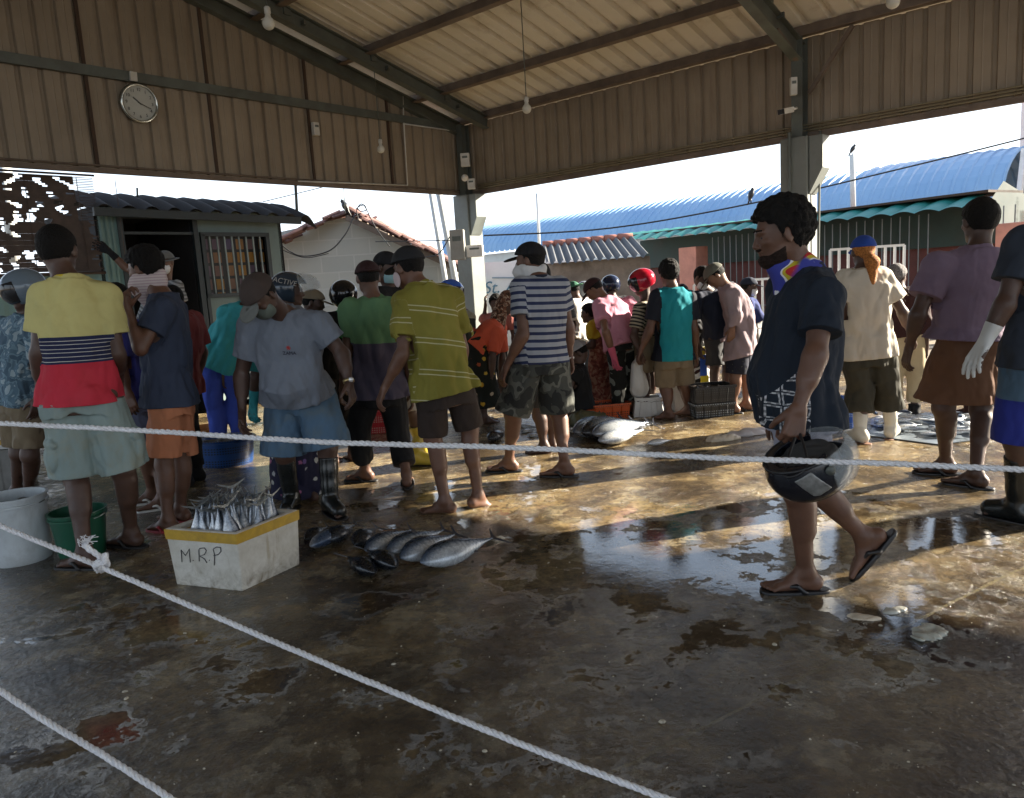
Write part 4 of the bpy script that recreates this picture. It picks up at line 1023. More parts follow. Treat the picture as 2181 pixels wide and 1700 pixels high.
    if cp:
        a, m1, m2 = cp[0], cp[1], cp[2] if len(cp) > 2 else cp[1]
        if a in ('cap', 'backcap', 'hat', 'beanie'):
            z0 = .012 if a != 'beanie' else -.01
            def cut(q, d): return np.maximum(d, -(q[..., 2])+z0*s+q[..., 1]*.12)
            dome = [P_ell(Ph(0, -.010, .028), R, np.array([.096, .117, .106])*s, .01, cut)]
            co = sdf_obj('cap' if a != 'hat' else 'hat', dome, min(h, .006), m1, root)
            if a in ('cap', 'backcap'):
                sg = 1 if a == 'cap' else -1; Rb = rotmat(sp.get('hy', sp.get('yaw', 0)), sp.get('hp', 8)+12*sg, sp.get('hr', 0)) if 0 else R
                b = [P_ell(Ph(0, sg*.125, .030), np.array([R[0], unit(R[1]-R[2]*.18*sg), unit(R[2]+R[1]*.18*sg)]), np.array([.070, .070, .0075])*s, .01)]
                bo = sdf_obj('brim', b, min(h, .0045), m2, co)
            if a == 'hat':
                b = [P_ell(Ph(0, 0, .030), R, np.array([.150, .17, .010])*s, .01)]; sdf_obj('brim', b, min(h, .005), m2, co)
        if a == 'scarf':
            q = [P_ell(Ph(0, -.016, .022), R, np.array([.092, .112, .108])*s, .03, lambda q_, d: np.maximum(d, q_[..., 1]*.8-q_[..., 2]*.5-.045*s)), P_cone(Ph(0, -.04, -.06), nk-ax*.04*k, .075*s, .10*k, .04)]
            sdf_obj('headscarf', q, h, m1, root, lambda p, d: d+.006*folds(S_, 30, np.eye(3))(p), .01)
        if a == 'helmet':
            c0 = Ph(0, -.012, .03); rad = np.array([.128, .150, .130])*s
            def cut(q, d):
                x, y, z = q[..., 0], q[..., 1], q[..., 2]
                d = np.maximum(d, -(d+.030*s)); d = np.maximum(d, -z-.105*s-.25*y)
                return np.maximum(d, -np.maximum(np.maximum(.055*s-y, z-.035*s), np.abs(x)-.2))
            ho = sdf_obj('helmet', [P_ell(c0, R, rad, .01, cut)], min(h, .0065), m1, root)
            hv = cp[3] if len(cp) > 3 else None
            if hv == 'up':
                Rv = np.array([R[0], unit(R[1]+R[2]*.25), unit(R[2]-R[1]*.25)])
                sdf_obj('visor', [P_ell(Ph(0, .05, .03), Rv, np.array([.134, .185, .12])*s, .01, lambda q, d: np.maximum(np.maximum(np.maximum(d, -(d+.008)), -q[..., 1]+.03*s), np.abs(q[..., 2]-.035*s)-.075*s))], min(h, .005), m2, ho)
            else:
                sdf_obj('visor', [P_ell(c0, R, rad*1.03, .01, lambda q, d: np.maximum(np.maximum(np.maximum(d, -(d+.009)), -q[..., 1]+.045*s), np.abs(q[..., 2]+.02*s)-.075*s))], min(h, .005), m2, ho)
    if sp.get('mask'):
        mm = sp['mask']; mz = sp.get('mz', 0)
        sdf_obj('face_mask', [P_ell(Ph(0, .030, -.048+mz), R, np.array([.070, .082, .072])*s, .02, lambda q, d: np.maximum(d, -q[..., 1]+.0*s))], min(h, .006), mm, root)
    if sp.get('eyes'):
        for sx in (-1, 1):
            e_ = mb().lathe(Ph(.032*sx, .0705, .006), [(max(1e-4, .0095*s*math.sin(a)), -.0095*s*math.cos(a)) for a in np.linspace(0, math.pi, 9)], 12).build('eye', m_eyew, root, True)
            mb().lathe(Ph(.033*sx, .0768, .006), [(max(1e-4, .006*s*math.sin(a)), -.006*s*math.cos(a)) for a in np.linspace(0, math.pi, 7)], 10).build('pupil', m_black, e_, True)
    sp['J3'] = J; sp['R'] = R; sp['root'] = root; sp['h_'] = h; sp['TF'] = TF
    return root, sp
WHT = cloth('white_cloth', (.62, .61, .58)); WMASK = cloth('white_mask', (.66, .66, .66), rough=.7); BMASK = cloth('blue_mask', (.30, .50, .55))
CAPBLK = cloth('black_cap', (.012, .012, .014)); NAVY = cloth('navy_cloth', (.018, .024, .045)); BLK = cloth('black_cloth', (.010, .010, .011)); DGREY = cloth('dark_grey_cloth', (.05, .05, .052))
KHAKI = cloth('khaki_cloth', (.20, .155, .10), stain=.3); MAROON = cloth('dark_maroon_cloth', (.035, .012, .012))
DENIM = cloth('washed_denim', (.085, .15, .23), stain=.5, stc=(.14, .15, .12))
m_glass = NT('clear_visor').out((.55, .6, .62), .05, 0, Alpha=.22); m_smoke = NT('smoked_visor').out((.02, .02, .022), .06, 0)
def gloss(n, c, r=.18, **k): return M(n, c, r, 0, .12, 5, dirt=.15, **k)
BOOT = gloss('black_rubber', (.010, .012, .012), .25); BOOTY = gloss('yellow_rubber', (.55, .42, .06), .3); BOOTW = M('white_rubber', (.58, .55, .46), .35, 0, .1, 5, dirt=.5, dirtc=(.28, .2, .12), ds=5)
HBLK = gloss('black_helmet_paint', (.010, .012, .018)); SHOEB = M('worn_black_sandal', (.015, .014, .014), .6)
# ---------------- walking man with the helmet
def pat_walk(t, g):
    s = t.sep(g); u, v, z = s
    lim = t.math('SUBTRACT', .46, t.math('MULTIPLY', v, 1.82)); m1 = t.math('LESS_THAN', z, lim); m2 = t.math('GREATER_THAN', v, .035); m3 = t.math('LESS_THAN', u, -.02)
    m = t.math('MULTIPLY', m1, t.math('MULTIPLY', m2, m3))
    vv = t.comb(t.math('MULTIPLY', v, 1), t.math('MULTIPLY', z, .53), 0)
    vo = t.n('TexVoronoi', feature='DISTANCE_TO_EDGE'); t.put(vo.inputs['Vector'], vv); vo.inputs['Scale'].default_value = 19; vo.inputs['Randomness'].default_value = .25
    ch = t.n('TexChecker'); t.put(ch.inputs[0], vv); ch.inputs['Scale'].default_value = 90
    e = t.math('MULTIPLY', t.math('LESS_THAN', vo.outputs[0], .16), t.math('MULTIPLY', t.math('GREATER_THAN', vo.outputs[0], .05), t.math('ADD', t.math('MULTIPLY', ch.outputs[1], .6), .4)))
    return t.mix(t.math('MULTIPLY', m, e), (.014, .021, .034), (.6, .6, .62))
walker, W = person('walker', 'bearded man in dark navy shirt and lavender shorts walking left, carrying a helmet', dict(
    H=1.72, yaw=86, hy=84, hp=12, w=1.05, belly=.055, skin=0, shoe='flip', hair='afro', hs=1.02, eyes=1, seed=3,
    J=dict(hd=(1662, 500), nk=(1714, 582), sL=(1752, 632, -.01), sR=(1672, 616, 0), eL=(1738, 752, -.06), wL=(1700, 872, -.10), eR=(1668, 740, .02), wR=(1655, 860, .02),
           hL=(1708, 868), hR=(1702, 868), kL=(1700, 1045), aL=(1716, 1262), kR=(1742, 1045, .0), aR=(1838, 1140, .0)),
    fL=84, fR=80, pR=52, cL=1.0, hk=1.08,
    top=dict(m=cloth('navy_shirt', pat=pat_walk, var=.2), hem=-.12, sl=.66, lo=.97, collar=1, amp=.010, ff=30), bot=dict(m=cloth('lavender_grey_shorts', (.33, .34, .42)), len=.98, rh=.085)))
def beard(sp):
    R, k = sp['R'], sp['k']*sp.get('hs', 1); hd = sp['J3']['hd']; P = lambda x, y, z: hd+(R[0]*x+R[1]*y+R[2]*z)*k
    nf = folds(5, 90, np.eye(3))
    sdf_obj('beard', [P_ell(P(0, .026, -.036), R, np.array([.0690, .079, .090])*k, .02, lambda q, d: np.maximum(d, np.maximum(q[..., 2]+.016*k+q[..., 1]*.34, -q[..., 1]-.02*k))), P_ell(P(0, .070, -.086), R, np.array([.036, .032, .030])*k, .02), P_ell(P(0, .094, -.037), R, np.array([.026, .010, .006])*k, .006)], .0045, hair_mat('dark_brown_beard', (.018, .009, .006)), sp['root'], lambda p, d: d+.002*nf(p), .003)
    for x in (-1, 1): sdf_obj('eyebrow', [P_cone(P(.018*x, .090, .036), P(.046*x, .076, .034), .005, .004)], .004, HAIR, sp['root'])
beard(W)
def pat_sc(t, g):
    v = t.obj(); vo = t.n('TexVoronoi'); t.put(vo.inputs['Vector'], v); vo.inputs['Scale'].default_value = 24
    z = t.sep(v)[2]; c = t.ramp(t.math('ADD', t.math('MULTIPLY', vo.outputs['Distance'], .6), t.math('MULTIPLY', t.noise(v, 40, 2), .5)), [(.40, (.75, .75, .75)), (.44, (.045, .055, .30))])
    b = t.ramp(t.noise(v, 9, 1, .3, .3), [(0, (.45, .03, .03)), (.36, (.5, .40, .03)), (.42, (.7, .7, .7)), (.45, (.045, .055, .3))], 'CONSTANT')
    return t.mix(t.ramp(t.noise(v, 5, 1), [(.47, 0), (.50, 1)]), b, c)
SCF = cloth('patterned_neckcloth', pat=pat_sc)
def neckcloth(sp, mat, drop=.16, th=1.0, up=.065, fwd=.09):
    k = sp['k']; nk = sp['J3']['nk']; hd = sp['J3']['hd']; F = sp['TF']; fr = sp['R'][1]; ax = unit(hd-nk)
    sdf_obj('neckcloth', [P_cone(nk-ax*.01, nk+ax*up*k+fr*.02, .080*k, .070*k, .02, flat=True), P_cone(nk+fr*.055*k+ax*.03, nk+fr*fwd*k-UP*drop*k, .060*k*th, .022*k, .03), P_cone(nk+fr*.07*k+ax*(up+.01), nk+fr*.05*k, .05*k, .06*k, .02)], .0055, mat, sp['root'], lambda p, d: d+.005*folds(8, 34, F)(p), .008)
neckcloth(W, SCF, .17, 1.0, .05)
# ---------------- yellow and red polo, back view
Y, N_, WH, RD = (.58, .53, .22), (.016, .022, .07), (.55, .53, .48), (.55, .035, .06)
st = [(0, RD), (.30, RD), (.305, N_)]
for i in range(6): st += [(.325+.035*i, WH), (.331+.035*i, N_)]
st += [(.535, Y)]
person('polo', 'tall man seen from behind in a yellow, navy and red polo and pale cargo shorts', dict(
    H=1.80, yaw=22, hy=5, w=1.10, skin=1, shoe='flip', hair='crop', seed=11, hs=1.04, fL=78, fR=70, shoemat=SHOEB,
    J=dict(hd=(124, 535), nk=(146, 600), sL=(100, 632), sR=(222, 634), eL=(84, 750), wL=(92, 850, .05), eR=(248, 752), wR=(254, 812, .12), hL=(140, 845), hR=(206, 838), kL=(160, 1010), kR=(262, 1000), aL=(186, 1212), aR=(284, 1166)),
    nohand='L', top=dict(m=cloth('yellow_polo', pat=bands(st), stain=.1), hem=-.06, sl=.66, lo=.93, collar=1, cm=cloth('yellow_collar', (.62, .47, .04)), amp=.011),
    bot=dict(m=cloth('pale_cargo_shorts', (.25, .32, .31), stain=.55, stc=(.30, .28, .19)), len=.995, rh=.108, lo=1.0, pocket=1, amp=.010)))
# ---------------- navy tee, orange shorts, kerchief on the face
p, K = person('kerchief', 'young man in faded navy tee and orange shorts, pale cloth tied over his mouth', dict(
    H=1.70, yaw=66, hy=78, hp=18, w=.95, lean=6, skin=0, shoe='flip', hair='curly', seed=12, shoemat=M('red_sandal', (.35, .03, .04), .6),
    J=dict(hd=(308, 574), nk=(345, 632), sL=(345, 660), sR=(368, 660), eL=(300, 745, -.05), wL=(272, 655, -.02), eR=(385, 745, -.1), wR=(338, 748, -.32), hL=(352, 850), hR=(372, 850), kL=(350, 990), kR=(388, 990), aL=(362, 1135), aR=(388, 1112)),
    dL=(.1, 0, 1), nL=((0, .6, .4), (1, 0, 0)), dR=(-1, -.1, 0), nR=((0, 0, 1), (0, -1, .2)), cL=.9, cR=.9,
    top=dict(m=cloth('faded_navy_tee', (.038, .05, .085)), hem=-.06, sl=.55, lo=1.05), bot=dict(m=cloth('orange_shorts', (.52, .20, .10), stain=.15), len=.85, rh=.10)))
KER = cloth('pink_white_kerchief', pat=lambda t, g: t.mix(t.math('GREATER_THAN', t.math('FRACT', t.math('MULTIPLY', t.sep(t.obj())[2], 60)), .6), (.56, .48, .48), (.42, .32, .34)))
def face_cloth(sp, mat, drop=.12):
    R, k = sp['R'], sp['k']*sp.get('hs', 1); hd = sp['J3']['hd']; P = lambda x, y, z: hd+(R[0]*x+R[1]*y+R[2]*z)*k
    sdf_obj('face_cloth', [P_ell(P(0, .020, -.055), R, np.array([.076, .094, .072])*k, .02, lambda q, d: np.maximum(d, -q[..., 1]-.085*k)), P_cone(P(0, .075, -.08), P(0, .085, -.10-drop), .062*k, .010*k, .03), P_cone(P(0, -.05, -.095), P(0, .07, -.10), .060*k, .05*k, .03), P_ell(P(0, -.10, -.06), R, np.array([.03, .02, .025])*k, .02)], .006, mat, sp['root'], lambda p, d: d+.004*folds(4, 40, R)(p), .006)
face_cloth(K, KER, .14)
# ---------------- helmeted man at the far left
PRN = cloth('blue_printed_shirt', pat=blotch([(.07, .12, .17), (.16, .25, .31), (.10, .17, .23), (.30, .38, .42)], 16, (.44, .5, .6)))
person('helmet_man', 'man at the left edge in a grey helmet, blue printed shirt and beige shorts', dict(
    g=(58, 1078), H=1.70, yaw=128, hy=118, hp=14, w=1.05, skin=1, seed=13, shoe='flip', hair=None, shoemat=SHOEB,
    J=dict(hd=(50, 622), nk=(56, 676), sR=(6, 700), sL=(78, 700), eR=(-12, 790), wR=(60, 778, -.25), eL=(95, 790, .0), wL=(80, 850), hL=(62, 850), hR=(30, 850), kL=(64, 970), kR=(40, 965), aL=(66, 1072), aR=(40, 1066)),
    dR=(1, 0, 0), cR=.8, cap=('helmet', gloss('grey_blue_helmet_paint', (.16, .21, .26), .12), m_smoke),
    top=dict(m=PRN, hem=-.05, sl=.7, lo=1.05), bot=dict(m=KHAKI, len=.85)))
m = mb()
# ---------------- kiosk man pointing
person('kiosk_man', 'man in a grey hat in the kiosk doorway stretching a gloved hand leftwards', dict(
    g=(345, 922), base=.22, H=1.66, yaw=150, hy=170, hp=10, skin=0, seed=14, hair=None,
    J=dict(hd=(352, 560), nk=(352, 605), eR=(268, 570), wR=(232, 535)), dR=(-1, 0, .55), cR=.15, nR=((.3, 0, 1), (0, -1, 0)), glove='R', glovemat=BLK, spr=1.3,
    cap=('hat', cloth('grey_hat', (.16, .16, .15))), mask=WMASK, top=dict(m=cloth('grey_stripe_shirt', pat=stripes((.3, .3, .3), (.12, .12, .12), .07)), sl=.6), bot=dict(m=BLK, len=1.8)))
# ---------------- blue tee between the polo and the kerchief man
person('blue_tee', 'man in violet blue tee and grey blue shorts, half hidden behind the navy tee man', dict(
    g=(335, 1075), H=1.58, yaw=110, hy=70, hp=20, skin=0, seed=15, shoe='flip', hair='short', shoemat=WHT, 
    J=dict(hd=(246, 640), nk=(265, 690), sL=(258, 712), sR=(300, 706), eL=(258, 790), eR=(300, 780), wL=(275, 840), hL=(288, 850), hR=(320, 850), kL=(305, 960), kR=(332, 960), aL=(328, 1072), aR=(350, 1085)),
    top=dict(m=cloth('violet_blue_tee', (.05, .055, .26)), hem=-.03, sl=.6), bot=dict(m=cloth('grey_blue_shorts', (.15, .17, .26)), len=.95)))
person('red_shirt', 'person in a dull red shirt and black trousers standing close behind the navy tee man', dict(
    g=(408, 1030), H=1.55, yaw=80, skin=1, seed=16, hair='short', shoe='shoe', shoemat=BLK, J=dict(nk=(385, 672), hd=(362, 640)), top=dict(m=cloth('dull_red_shirt', (.20, .04, .04)), sl=.8, lo=1.1, hem=-.2), bot=dict(m=BLK, len=1.85, name='trousers')))
# ---------------- big grey polo man looking down
def pat_gp(t, g): return (.175, .20, .245)
gp, GP = person('grey_polo', 'heavy man in grey blue polo, brown cap and jean shorts bending near the fish box', dict(
    H=1.74, yaw=172, hy=152, hp=52, hr=0, w=1.12, belly=.10, lean=20, skin=1, seed=17, shoe='boot', shoemat=BOOT, hair='short',
    J=dict(hd=(556, 632, -.10), nk=(604, 668), sR=(536, 696), sL=(676, 690), eR=(514, 800), wR=(516, 878), eL=(728, 752), wL=(744, 818), hR=(606, 838), hL=(668, 834), kR=(606, 968), kL=(698, 952), aR=(624, 1086), aL=(706, 1094)),
    fL=215, fR=180, cL=.45, cap=('cap', cloth('brown_cap', (.060, .045, .04)), cloth('grey_cap_brim', (.16, .17, .16))), mask=cloth('grey_green_mask', (.14, .17, .15)),
    top=dict(m=cloth('grey_blue_polo', pat=pat_gp, stain=.06), hem=.0, sl=.62, lo=1.0, collar=1, amp=.010), bot=dict(m=DENIM, len=.99, rh=.115, lo=1.08)))
F_ = GP['TF']; J_ = GP['J3']; pel_ = (J_['hL']+J_['hR'])/2
Lr = F_[0]; pt = pel_+F_[2]*.36+F_[0]*-.075+F_[1]*.19
text('ZAMA', 'shirt_lettering', cloth('dark_thread', (.03, .03, .05)), .030, pt, (tuple(-Lr), tuple(F_[2]), tuple(F_[1])), depth=.0015, parent=gp)
m = mb(); 
for a_ in (0, 60, 120): m.bar(pt+F_[2]*.035+(-Lr*math.cos(math.radians(a_))+F_[2]*math.sin(math.radians(a_)))*.014, pt+F_[2]*.035-(-Lr*math.cos(math.radians(a_))+F_[2]*math.sin(math.radians(a_)))*.014, .006, .003, F_[1])
m.build('shirt_emblem', cloth('red_thread', (.45, .05, .05)), gp)
wl = J_['wL']; dw = unit(wl-J_['eL'])
ww = mb().lathe(wl-dw*.02, [(.029, -.008), (.034, -.009), (.034, .009), (.029, .008)], 20, np.cross(dw, (0, 1, 0)), np.cross(dw, np.cross(dw, (0, 1, 0))), dw).build('watch_strap', M('gold_strap', (.55, .42, .2), .3, .8, .1), gp, True)
mb().lathe(wl-dw*.02+np.array([.02, -.026, .01]), [(.0001, .006), (.014, .006), (.016, .0), (.016, -.004)], 16, (1, 0, 0), (0, 0, 1), (.4, -1, .1)).build('watch_face', M('watch_face', (.6, .6, .6), .2, .5), ww, True)
# ---------------- behind the grey polo man
TURQ = cloth('turquoise_cloth', (.05, .34, .38)); ROYAL = cloth('royal_blue_trousers', (.045, .08, .40))
person('turq', 'person in a turquoise shirt and royal blue trousers standing behind the grey polo man', dict(
    g=(492, 962), H=1.70, yaw=20, skin=1, seed=18, hair='short', J=dict(hd=(548, 610), nk=(522, 655), eL=(478, 730), wL=(476, 800), eR=(560, 730), wR=(565, 800)), shoe='boot', shoemat=BOOT, top=dict(m=TURQ, sl=1.45, hem=-.2), bot=dict(m=ROYAL, len=1.8, name='trousers')))
FLN = cloth('navy_flower_skirt', pat=flowers((.02, .02, .05), [(.55, .55, .52), (.5, .5, .5), (.20, .12, .32), (.45, .16, .3)], 14, .36))
person('skirt_woman', 'woman in navy flowered skirt, seen between the legs of the grey polo man', dict(
    g=(640, 1062), H=1.52, yaw=60, lean=25, skin=1, seed=19, hair='bun', J=dict(hd=(585, 680, .15), nk=(590, 712), hL=(615, 850), hR=(645, 850), kL=(622, 965), kR=(650, 965), aL=(600, 1050), aR=(662, 1066), eL=(545, 800), wL=(540, 860)), glove='L', glovemat=TURQ,
    top=dict(m=cloth('teal_top', (.03, .20, .20)), sl=.9, hem=-.25), bot=dict(m=FLN, len=1.75, skirt=1, name='skirt', lo=1.15)))
hb, HB = person('active_helmet', 'person behind the grey polo man wearing a black helmet with its clear visor lifted', dict(
    g=(640, 1010), H=1.66, yaw=-70, hy=-80, hp=5, skin=1, seed=20, hair=None, J=dict(hd=(618, 622)), cap=('helmet', gloss('steel_blue_black_helmet', (.03, .045, .065), .14), m_glass, 'up'), top=dict(m=NAVY, sl=.7), bot=dict(m=BLK, len=1.8, name='trousers')))
hc = HB['J3']['hd']+HB['R'][2]*.045*HB['k']
text('ACTIVE', 'helmet_lettering', M('pale_decal', (.35, .33, .3), .4), .055, hc+np.array([0, -.128, .035])*HB['k'], ((.96, 0, -.26), (.25, .3, .92), (.08, -.95, .30)), depth=.001, parent=hb)
person('beige_cap', 'short person in a beige cap facing right between two helmeted people', dict(
    g=(690, 985), H=1.46, yaw=-80, hy=-85, hp=15, skin=1, seed=21, hair='short', J=dict(hd=(668, 646)), cap=('cap', cloth('beige_cap', (.28, .23, .16))), top=dict(m=cloth('pale_shirt', (.42, .45, .42)), sl=.7), bot=dict(m=DGREY, len=1.8, name='trousers')))
person('bw_helmet', 'person in a black helmet and black jacket just left of the green tee man', dict(
    g=(732, 985), H=1.52, yaw=30, hy=20, skin=1, seed=22, hair=None, J=dict(hd=(732, 634)), cap=('helmet', M('black_white_helmet', (.012, .012, .014), .12), m_smoke), top=dict(m=cloth('black_green_jacket', pat=blotch([(.01, .01, .01), (.012, .012, .012), (.03, .30, .06)], 7, (.4, .62))), sl=1.7), bot=dict(m=BLK, len=1.8, name='trousers')))
# ---------------- green over purple tee
person('green_tee', 'man from behind in a green and purple tee, black trousers and maroon cap', dict(
    H=1.64, yaw=8, hy=22, hp=12, w=1.02, skin=0, seed=23, shoe='flip', hair='short', shoemat=SHOEB, fL=75, fR=5,
    J=dict(hd=(784, 594), nk=(796, 640), sL=(748, 660), sR=(844, 658), eL=(738, 758), wL=(728, 830, .1), eR=(872, 760), wR=(876, 840), hL=(780, 835), hR=(830, 832), kL=(766, 925), kR=(850, 930), aL=(780, 1026), aR=(868, 1038)),
    cap=('backcap', cloth('maroon_cap', (.035, .015, .016))), mask=WMASK,
    top=dict(m=cloth('green_purple_tee', pat=bands([(0, (.075, .065, .10)), (.545, (.075, .065, .10)), (.55, (.12, .24, .12))])), hem=-.06, sl=.60, lo=1.08, amp=.015), bot=dict(m=BLK, len=1.72, rh=.075, name='trousers')))
p_, BC = person('black_cap', 'man in black shirt, black cap with red brim, blue mask and yellow rubber boots', dict(
    H=1.66, yaw=-125, hy=-115, hp=20, lean=8, skin=1, seed=24, shoe='boot', shoemat=BOOTY, hair='short', fL=-100, fR=95,
    J=dict(hd=(824, 572), nk=(838, 618), eL=(868, 640), wL=(836, 648, -.3), aL=(888, 992), aR=(905, 984)), dL=(-1, -.2, 0), cL=.3,
    cap=('cap', CAPBLK, cloth('red_brim', (.30, .015, .02))), mask=BMASK, top=dict(m=BLK, sl=.9), bot=dict(m=cloth('white_shorts', (.5, .48, .44)), len=1.0)))
mb().lathe(BC['J3']['hd']+BC['R'][1]*.115+BC['R'][2]*.07, [(.0001, .004), (.018, .004), (.022, 0)], 12, BC['R'][0], BC['R'][2], BC['R'][1]).build('cap_badge', M('silver_badge', (.5, .5, .48), .4, .3), p_)
# ---------------- olive polo barefoot
def pat_ol(t, g):
    s = t.sep(g); z = t.math('ADD', s[2], t.math('MULTIPLY', s[0], .5)); fr = t.math('FRACT', t.math('DIVIDE', t.math('ADD', z, 5), .30))
    base = t.ramp(t.noise(t.obj(), 3, 2), [(.4, (.19, .17, .028)), (.7, (.25, .225, .045))])
    ln = t.ramp(fr, [(0, 0), (.12, 1), (.155, 0), (.27, 1), (.305, 0)], 'CONSTANT')
    return t.mix(t.math('MULTIPLY', ln, .75), base, (.52, .50, .33))
_, O = person('olive', 'barefoot man from behind in an olive polo, dark brown shorts and black cap', dict(
    H=1.68, yaw=24, hy=48, hp=14, w=1.0, skin=0, seed=25, hair='crop', hs=1.03, fL=78, fR=-50, pR=18, lean=3,
    J=dict(hd=(870, 572), nk=(896, 612), sL=(862, 646), sR=(958, 634), eL=(858, 752, -.05), wL=(818, 828, -.08), eR=(985, 740, .1), wR=(978, 820, .25), hL=(918, 838), hR=(976, 828), kL=(922, 932), kR=(1000, 915), aL=(950, 1092), aR=(1020, 1080)),
    cap=('cap', cloth('faded_black_cap', (.02, .021, .024))), top=dict(m=cloth('olive_polo', pat=pat_ol), hem=-.03, sl=.68, lo=1.06, collar=1, amp=.014), bot=dict(m=cloth('dark_brown_shorts', (.032, .022, .018)), len=.95, rh=.088)))
R_, hd_, k_ = O['R'], O['J3']['hd'], O['k']; P_ = lambda x, y, z: hd_+(R_[0]*x+R_[1]*y+R_[2]*z)*k_
sdf_obj('face_mask', [P_ell(P_(-.075, .045, -.055), np.array([R_[1], R_[0], R_[2]]), np.array([.032, .008, .05])*k_, .01)], .005, cloth('pale_pink_mask', (.55, .45, .46)), O['root'])
# ---------------- orange shirt bending woman
BRS = cloth('brown_patterned_scarf', pat=blotch([(.05, .025, .015), (.16, .07, .04), (.42, .32, .24), (.10, .04, .03)], 26, (.42, .52, .6)))
FLY = cloth('black_yellow_flower_skirt', pat=flowers((.012, .015, .012), [(.55, .33, .03), (.5, .42, .3), (.55, .38, .05), (.4, .1, .04)], 11, .36))
person('orange', 'woman in orange shirt, patterned headscarf and black and yellow floral skirt bending over', dict(
    g=(1030, 900), H=1.56, yaw=-80, hy=-80, hp=40, lean=62, skin=1, seed=26, hair=None,
    J=dict(hL=(1012, 738), hR=(1016, 742), nk=(1062, 690), hd=(1082, 645, 0), sR=(1062, 712), sL=(1066, 700), eR=(1048, 760), wR=(1046, 812), eL=(1070, 760), wL=(1064, 810)),
    cap=('scarf', BRS), top=dict(m=cloth('coral_tee', (.62, .11, .055)), hem=-.1, sl=.8, amp=.008), bot=dict(m=FLY, len=1.75, skirt=1, name='skirt')))
person('smile', 'dark haired person in the background with one hand raised behind the orange shirt woman', dict(g=(1060, 850), H=1.45, yaw=170, hp=10, skin=1, hair='curly', J=dict(hd=(1056, 648), eR=(1030, 690), wR=(1034, 650)), dR=(0, 0, 1), eyes=1, top=dict(m=cloth('pale_red_shirt', (.35, .12, .1))), bot=dict(m=BLK, len=1.8, name='trousers')))
person('blue_helmet', 'person in a blue helmet and dark tee with khaki sleeves beside the far column', dict(
    g=(985, 900), H=1.55, yaw=-70, hy=-80, lean=25, skin=1, seed=27, hair=None, J=dict(hd=(962, 625), nk=(990, 668)), cap=('helmet', gloss('blue_helmet_paint', (.03, .10, .42)), m_smoke), top=dict(m=cloth('dark_green_tee', pat=bands([(0, (.03, .035, .03)), (.45, (.30, .05, .03)), (.56, (.03, .035, .03)), (.85, (.28, .26, .19))])), sl=.95), bot=dict(m=BLK, len=1.8, name='trousers')))
# ---------------- striped polo, camouflage shorts
CAMO = cloth('camouflage_shorts', pat=blotch([(.022, .024, .024), (.06, .064, .058), (.13, .135, .12), (.04, .044, .04)], 8, (.44, .52, .60), dist=.3))
_, S19 = person('striped', 'man in navy and grey striped polo, camouflage shorts and black cap, walking left', dict(
    H=1.72, yaw=20, hy=66, hp=4, w=1.08, skin=0, seed=28, shoe='flip', hair='crop', fL=78, fR=74,
    J=dict(hd=(1128, 556), nk=(1150, 596), sL=(1112, 614), sR=(1190, 612), eL=(1114, 712, -.05), wL=(1078, 782, -.08), eR=(1210, 694, .05), wR=(1214, 762), hL=(1122, 768), hR=(1178, 766), kL=(1092, 880), kR=(1188, 876), aL=(1086, 1006), aR=(1204, 1016)),
    cap=('cap', CAPBLK), top=dict(m=cloth('striped_polo', pat=stripes((.025, .035, .09), (.34, .36, .40), .092, .42, .02)), hem=-.02, sl=.60, lo=1.0, collar=1, cm=NAVY, amp=.007), bot=dict(m=CAMO, len=1.0, rh=.105, lo=1.08)))
face_cloth(S19, WMASK, .03)
wr_ = S19['J3']['wR']; mb().lathe(wr_, [(.027, -.006), (.031, -.006), (.031, .006), (.027, .006)], 16).build('wristband', WHT, S19['root'], True)
person('behind_striped', 'person hidden behind the striped polo man, one bare leg and foot showing', dict(
    H=1.58, yaw=20, skin=1, seed=29, hair='short', fL=80, J=dict(hd=(1150, 590), nk=(1158, 630), aL=(1160, 966), aR=(1178, 960), kL=(1148, 885), kR=(1172, 880)), top=dict(m=DGREY), bot=dict(m=DGREY, len=.85)))
person('green_cap', 'person in a green cap worn backwards and a white shirt beside the striped polo man', dict(
    g=(1232, 842), H=1.46, yaw=55, hy=50, hp=25, skin=1, seed=30, hair='short', lean=14, J=dict(hd=(1220, 620)), cap=('backcap', cloth('green_cap', (.05, .16, .10))), top=dict(m=WHT, sl=.8, lo=1.1, hem=-.25), bot=dict(m=cloth('grey_blue_jeans', (.16, .2, .26)), len=1.8, name='trousers')))
# ---------------- pink shirt
PNK = cloth('pink_shirt', (.60, .27, .36)); BGP = cloth('black_grey_printed_trousers', pat=blotch([(.012, .014, .012), (.014, .015, .014), (.22, .24, .22)], 8, (.4, .58)))
person('pink', 'man in pink shirt and printed black trousers bending with a hand on his hip', dict(
    H=1.62, yaw=35, hy=70, hp=45, lean=28, skin=2, seed=31, hair='short', shoe='flip', shoemat=SHOEB,
    J=dict(hd=(1266, 618), nk=(1292, 640), sL=(1278, 652), sR=(1338, 648), eL=(1290, 706, -.22), wL=(1308, 762, -.24), eR=(1366, 676, -.06), wR=(1362, 712, -.12), hL=(1310, 738), hR=(1342, 736), kL=(1318, 812), kR=(1345, 812), aL=(1318, 884), aR=(1345, 880)),
    cap=('cap', MAROON), glove='L', glovemat=cloth('pink_glove', (.6, .12, .2)), top=dict(m=PNK, hem=-.04, sl=.62, lo=1.12, amp=.012), bot=dict(m=BGP, len=1.85, name='trousers')))
BRW = cloth('brown_print_skirt', pat=blotch([(.13, .035, .025), (.22, .07, .05), (.30, .17, .11)], 22, (.46, .58)))
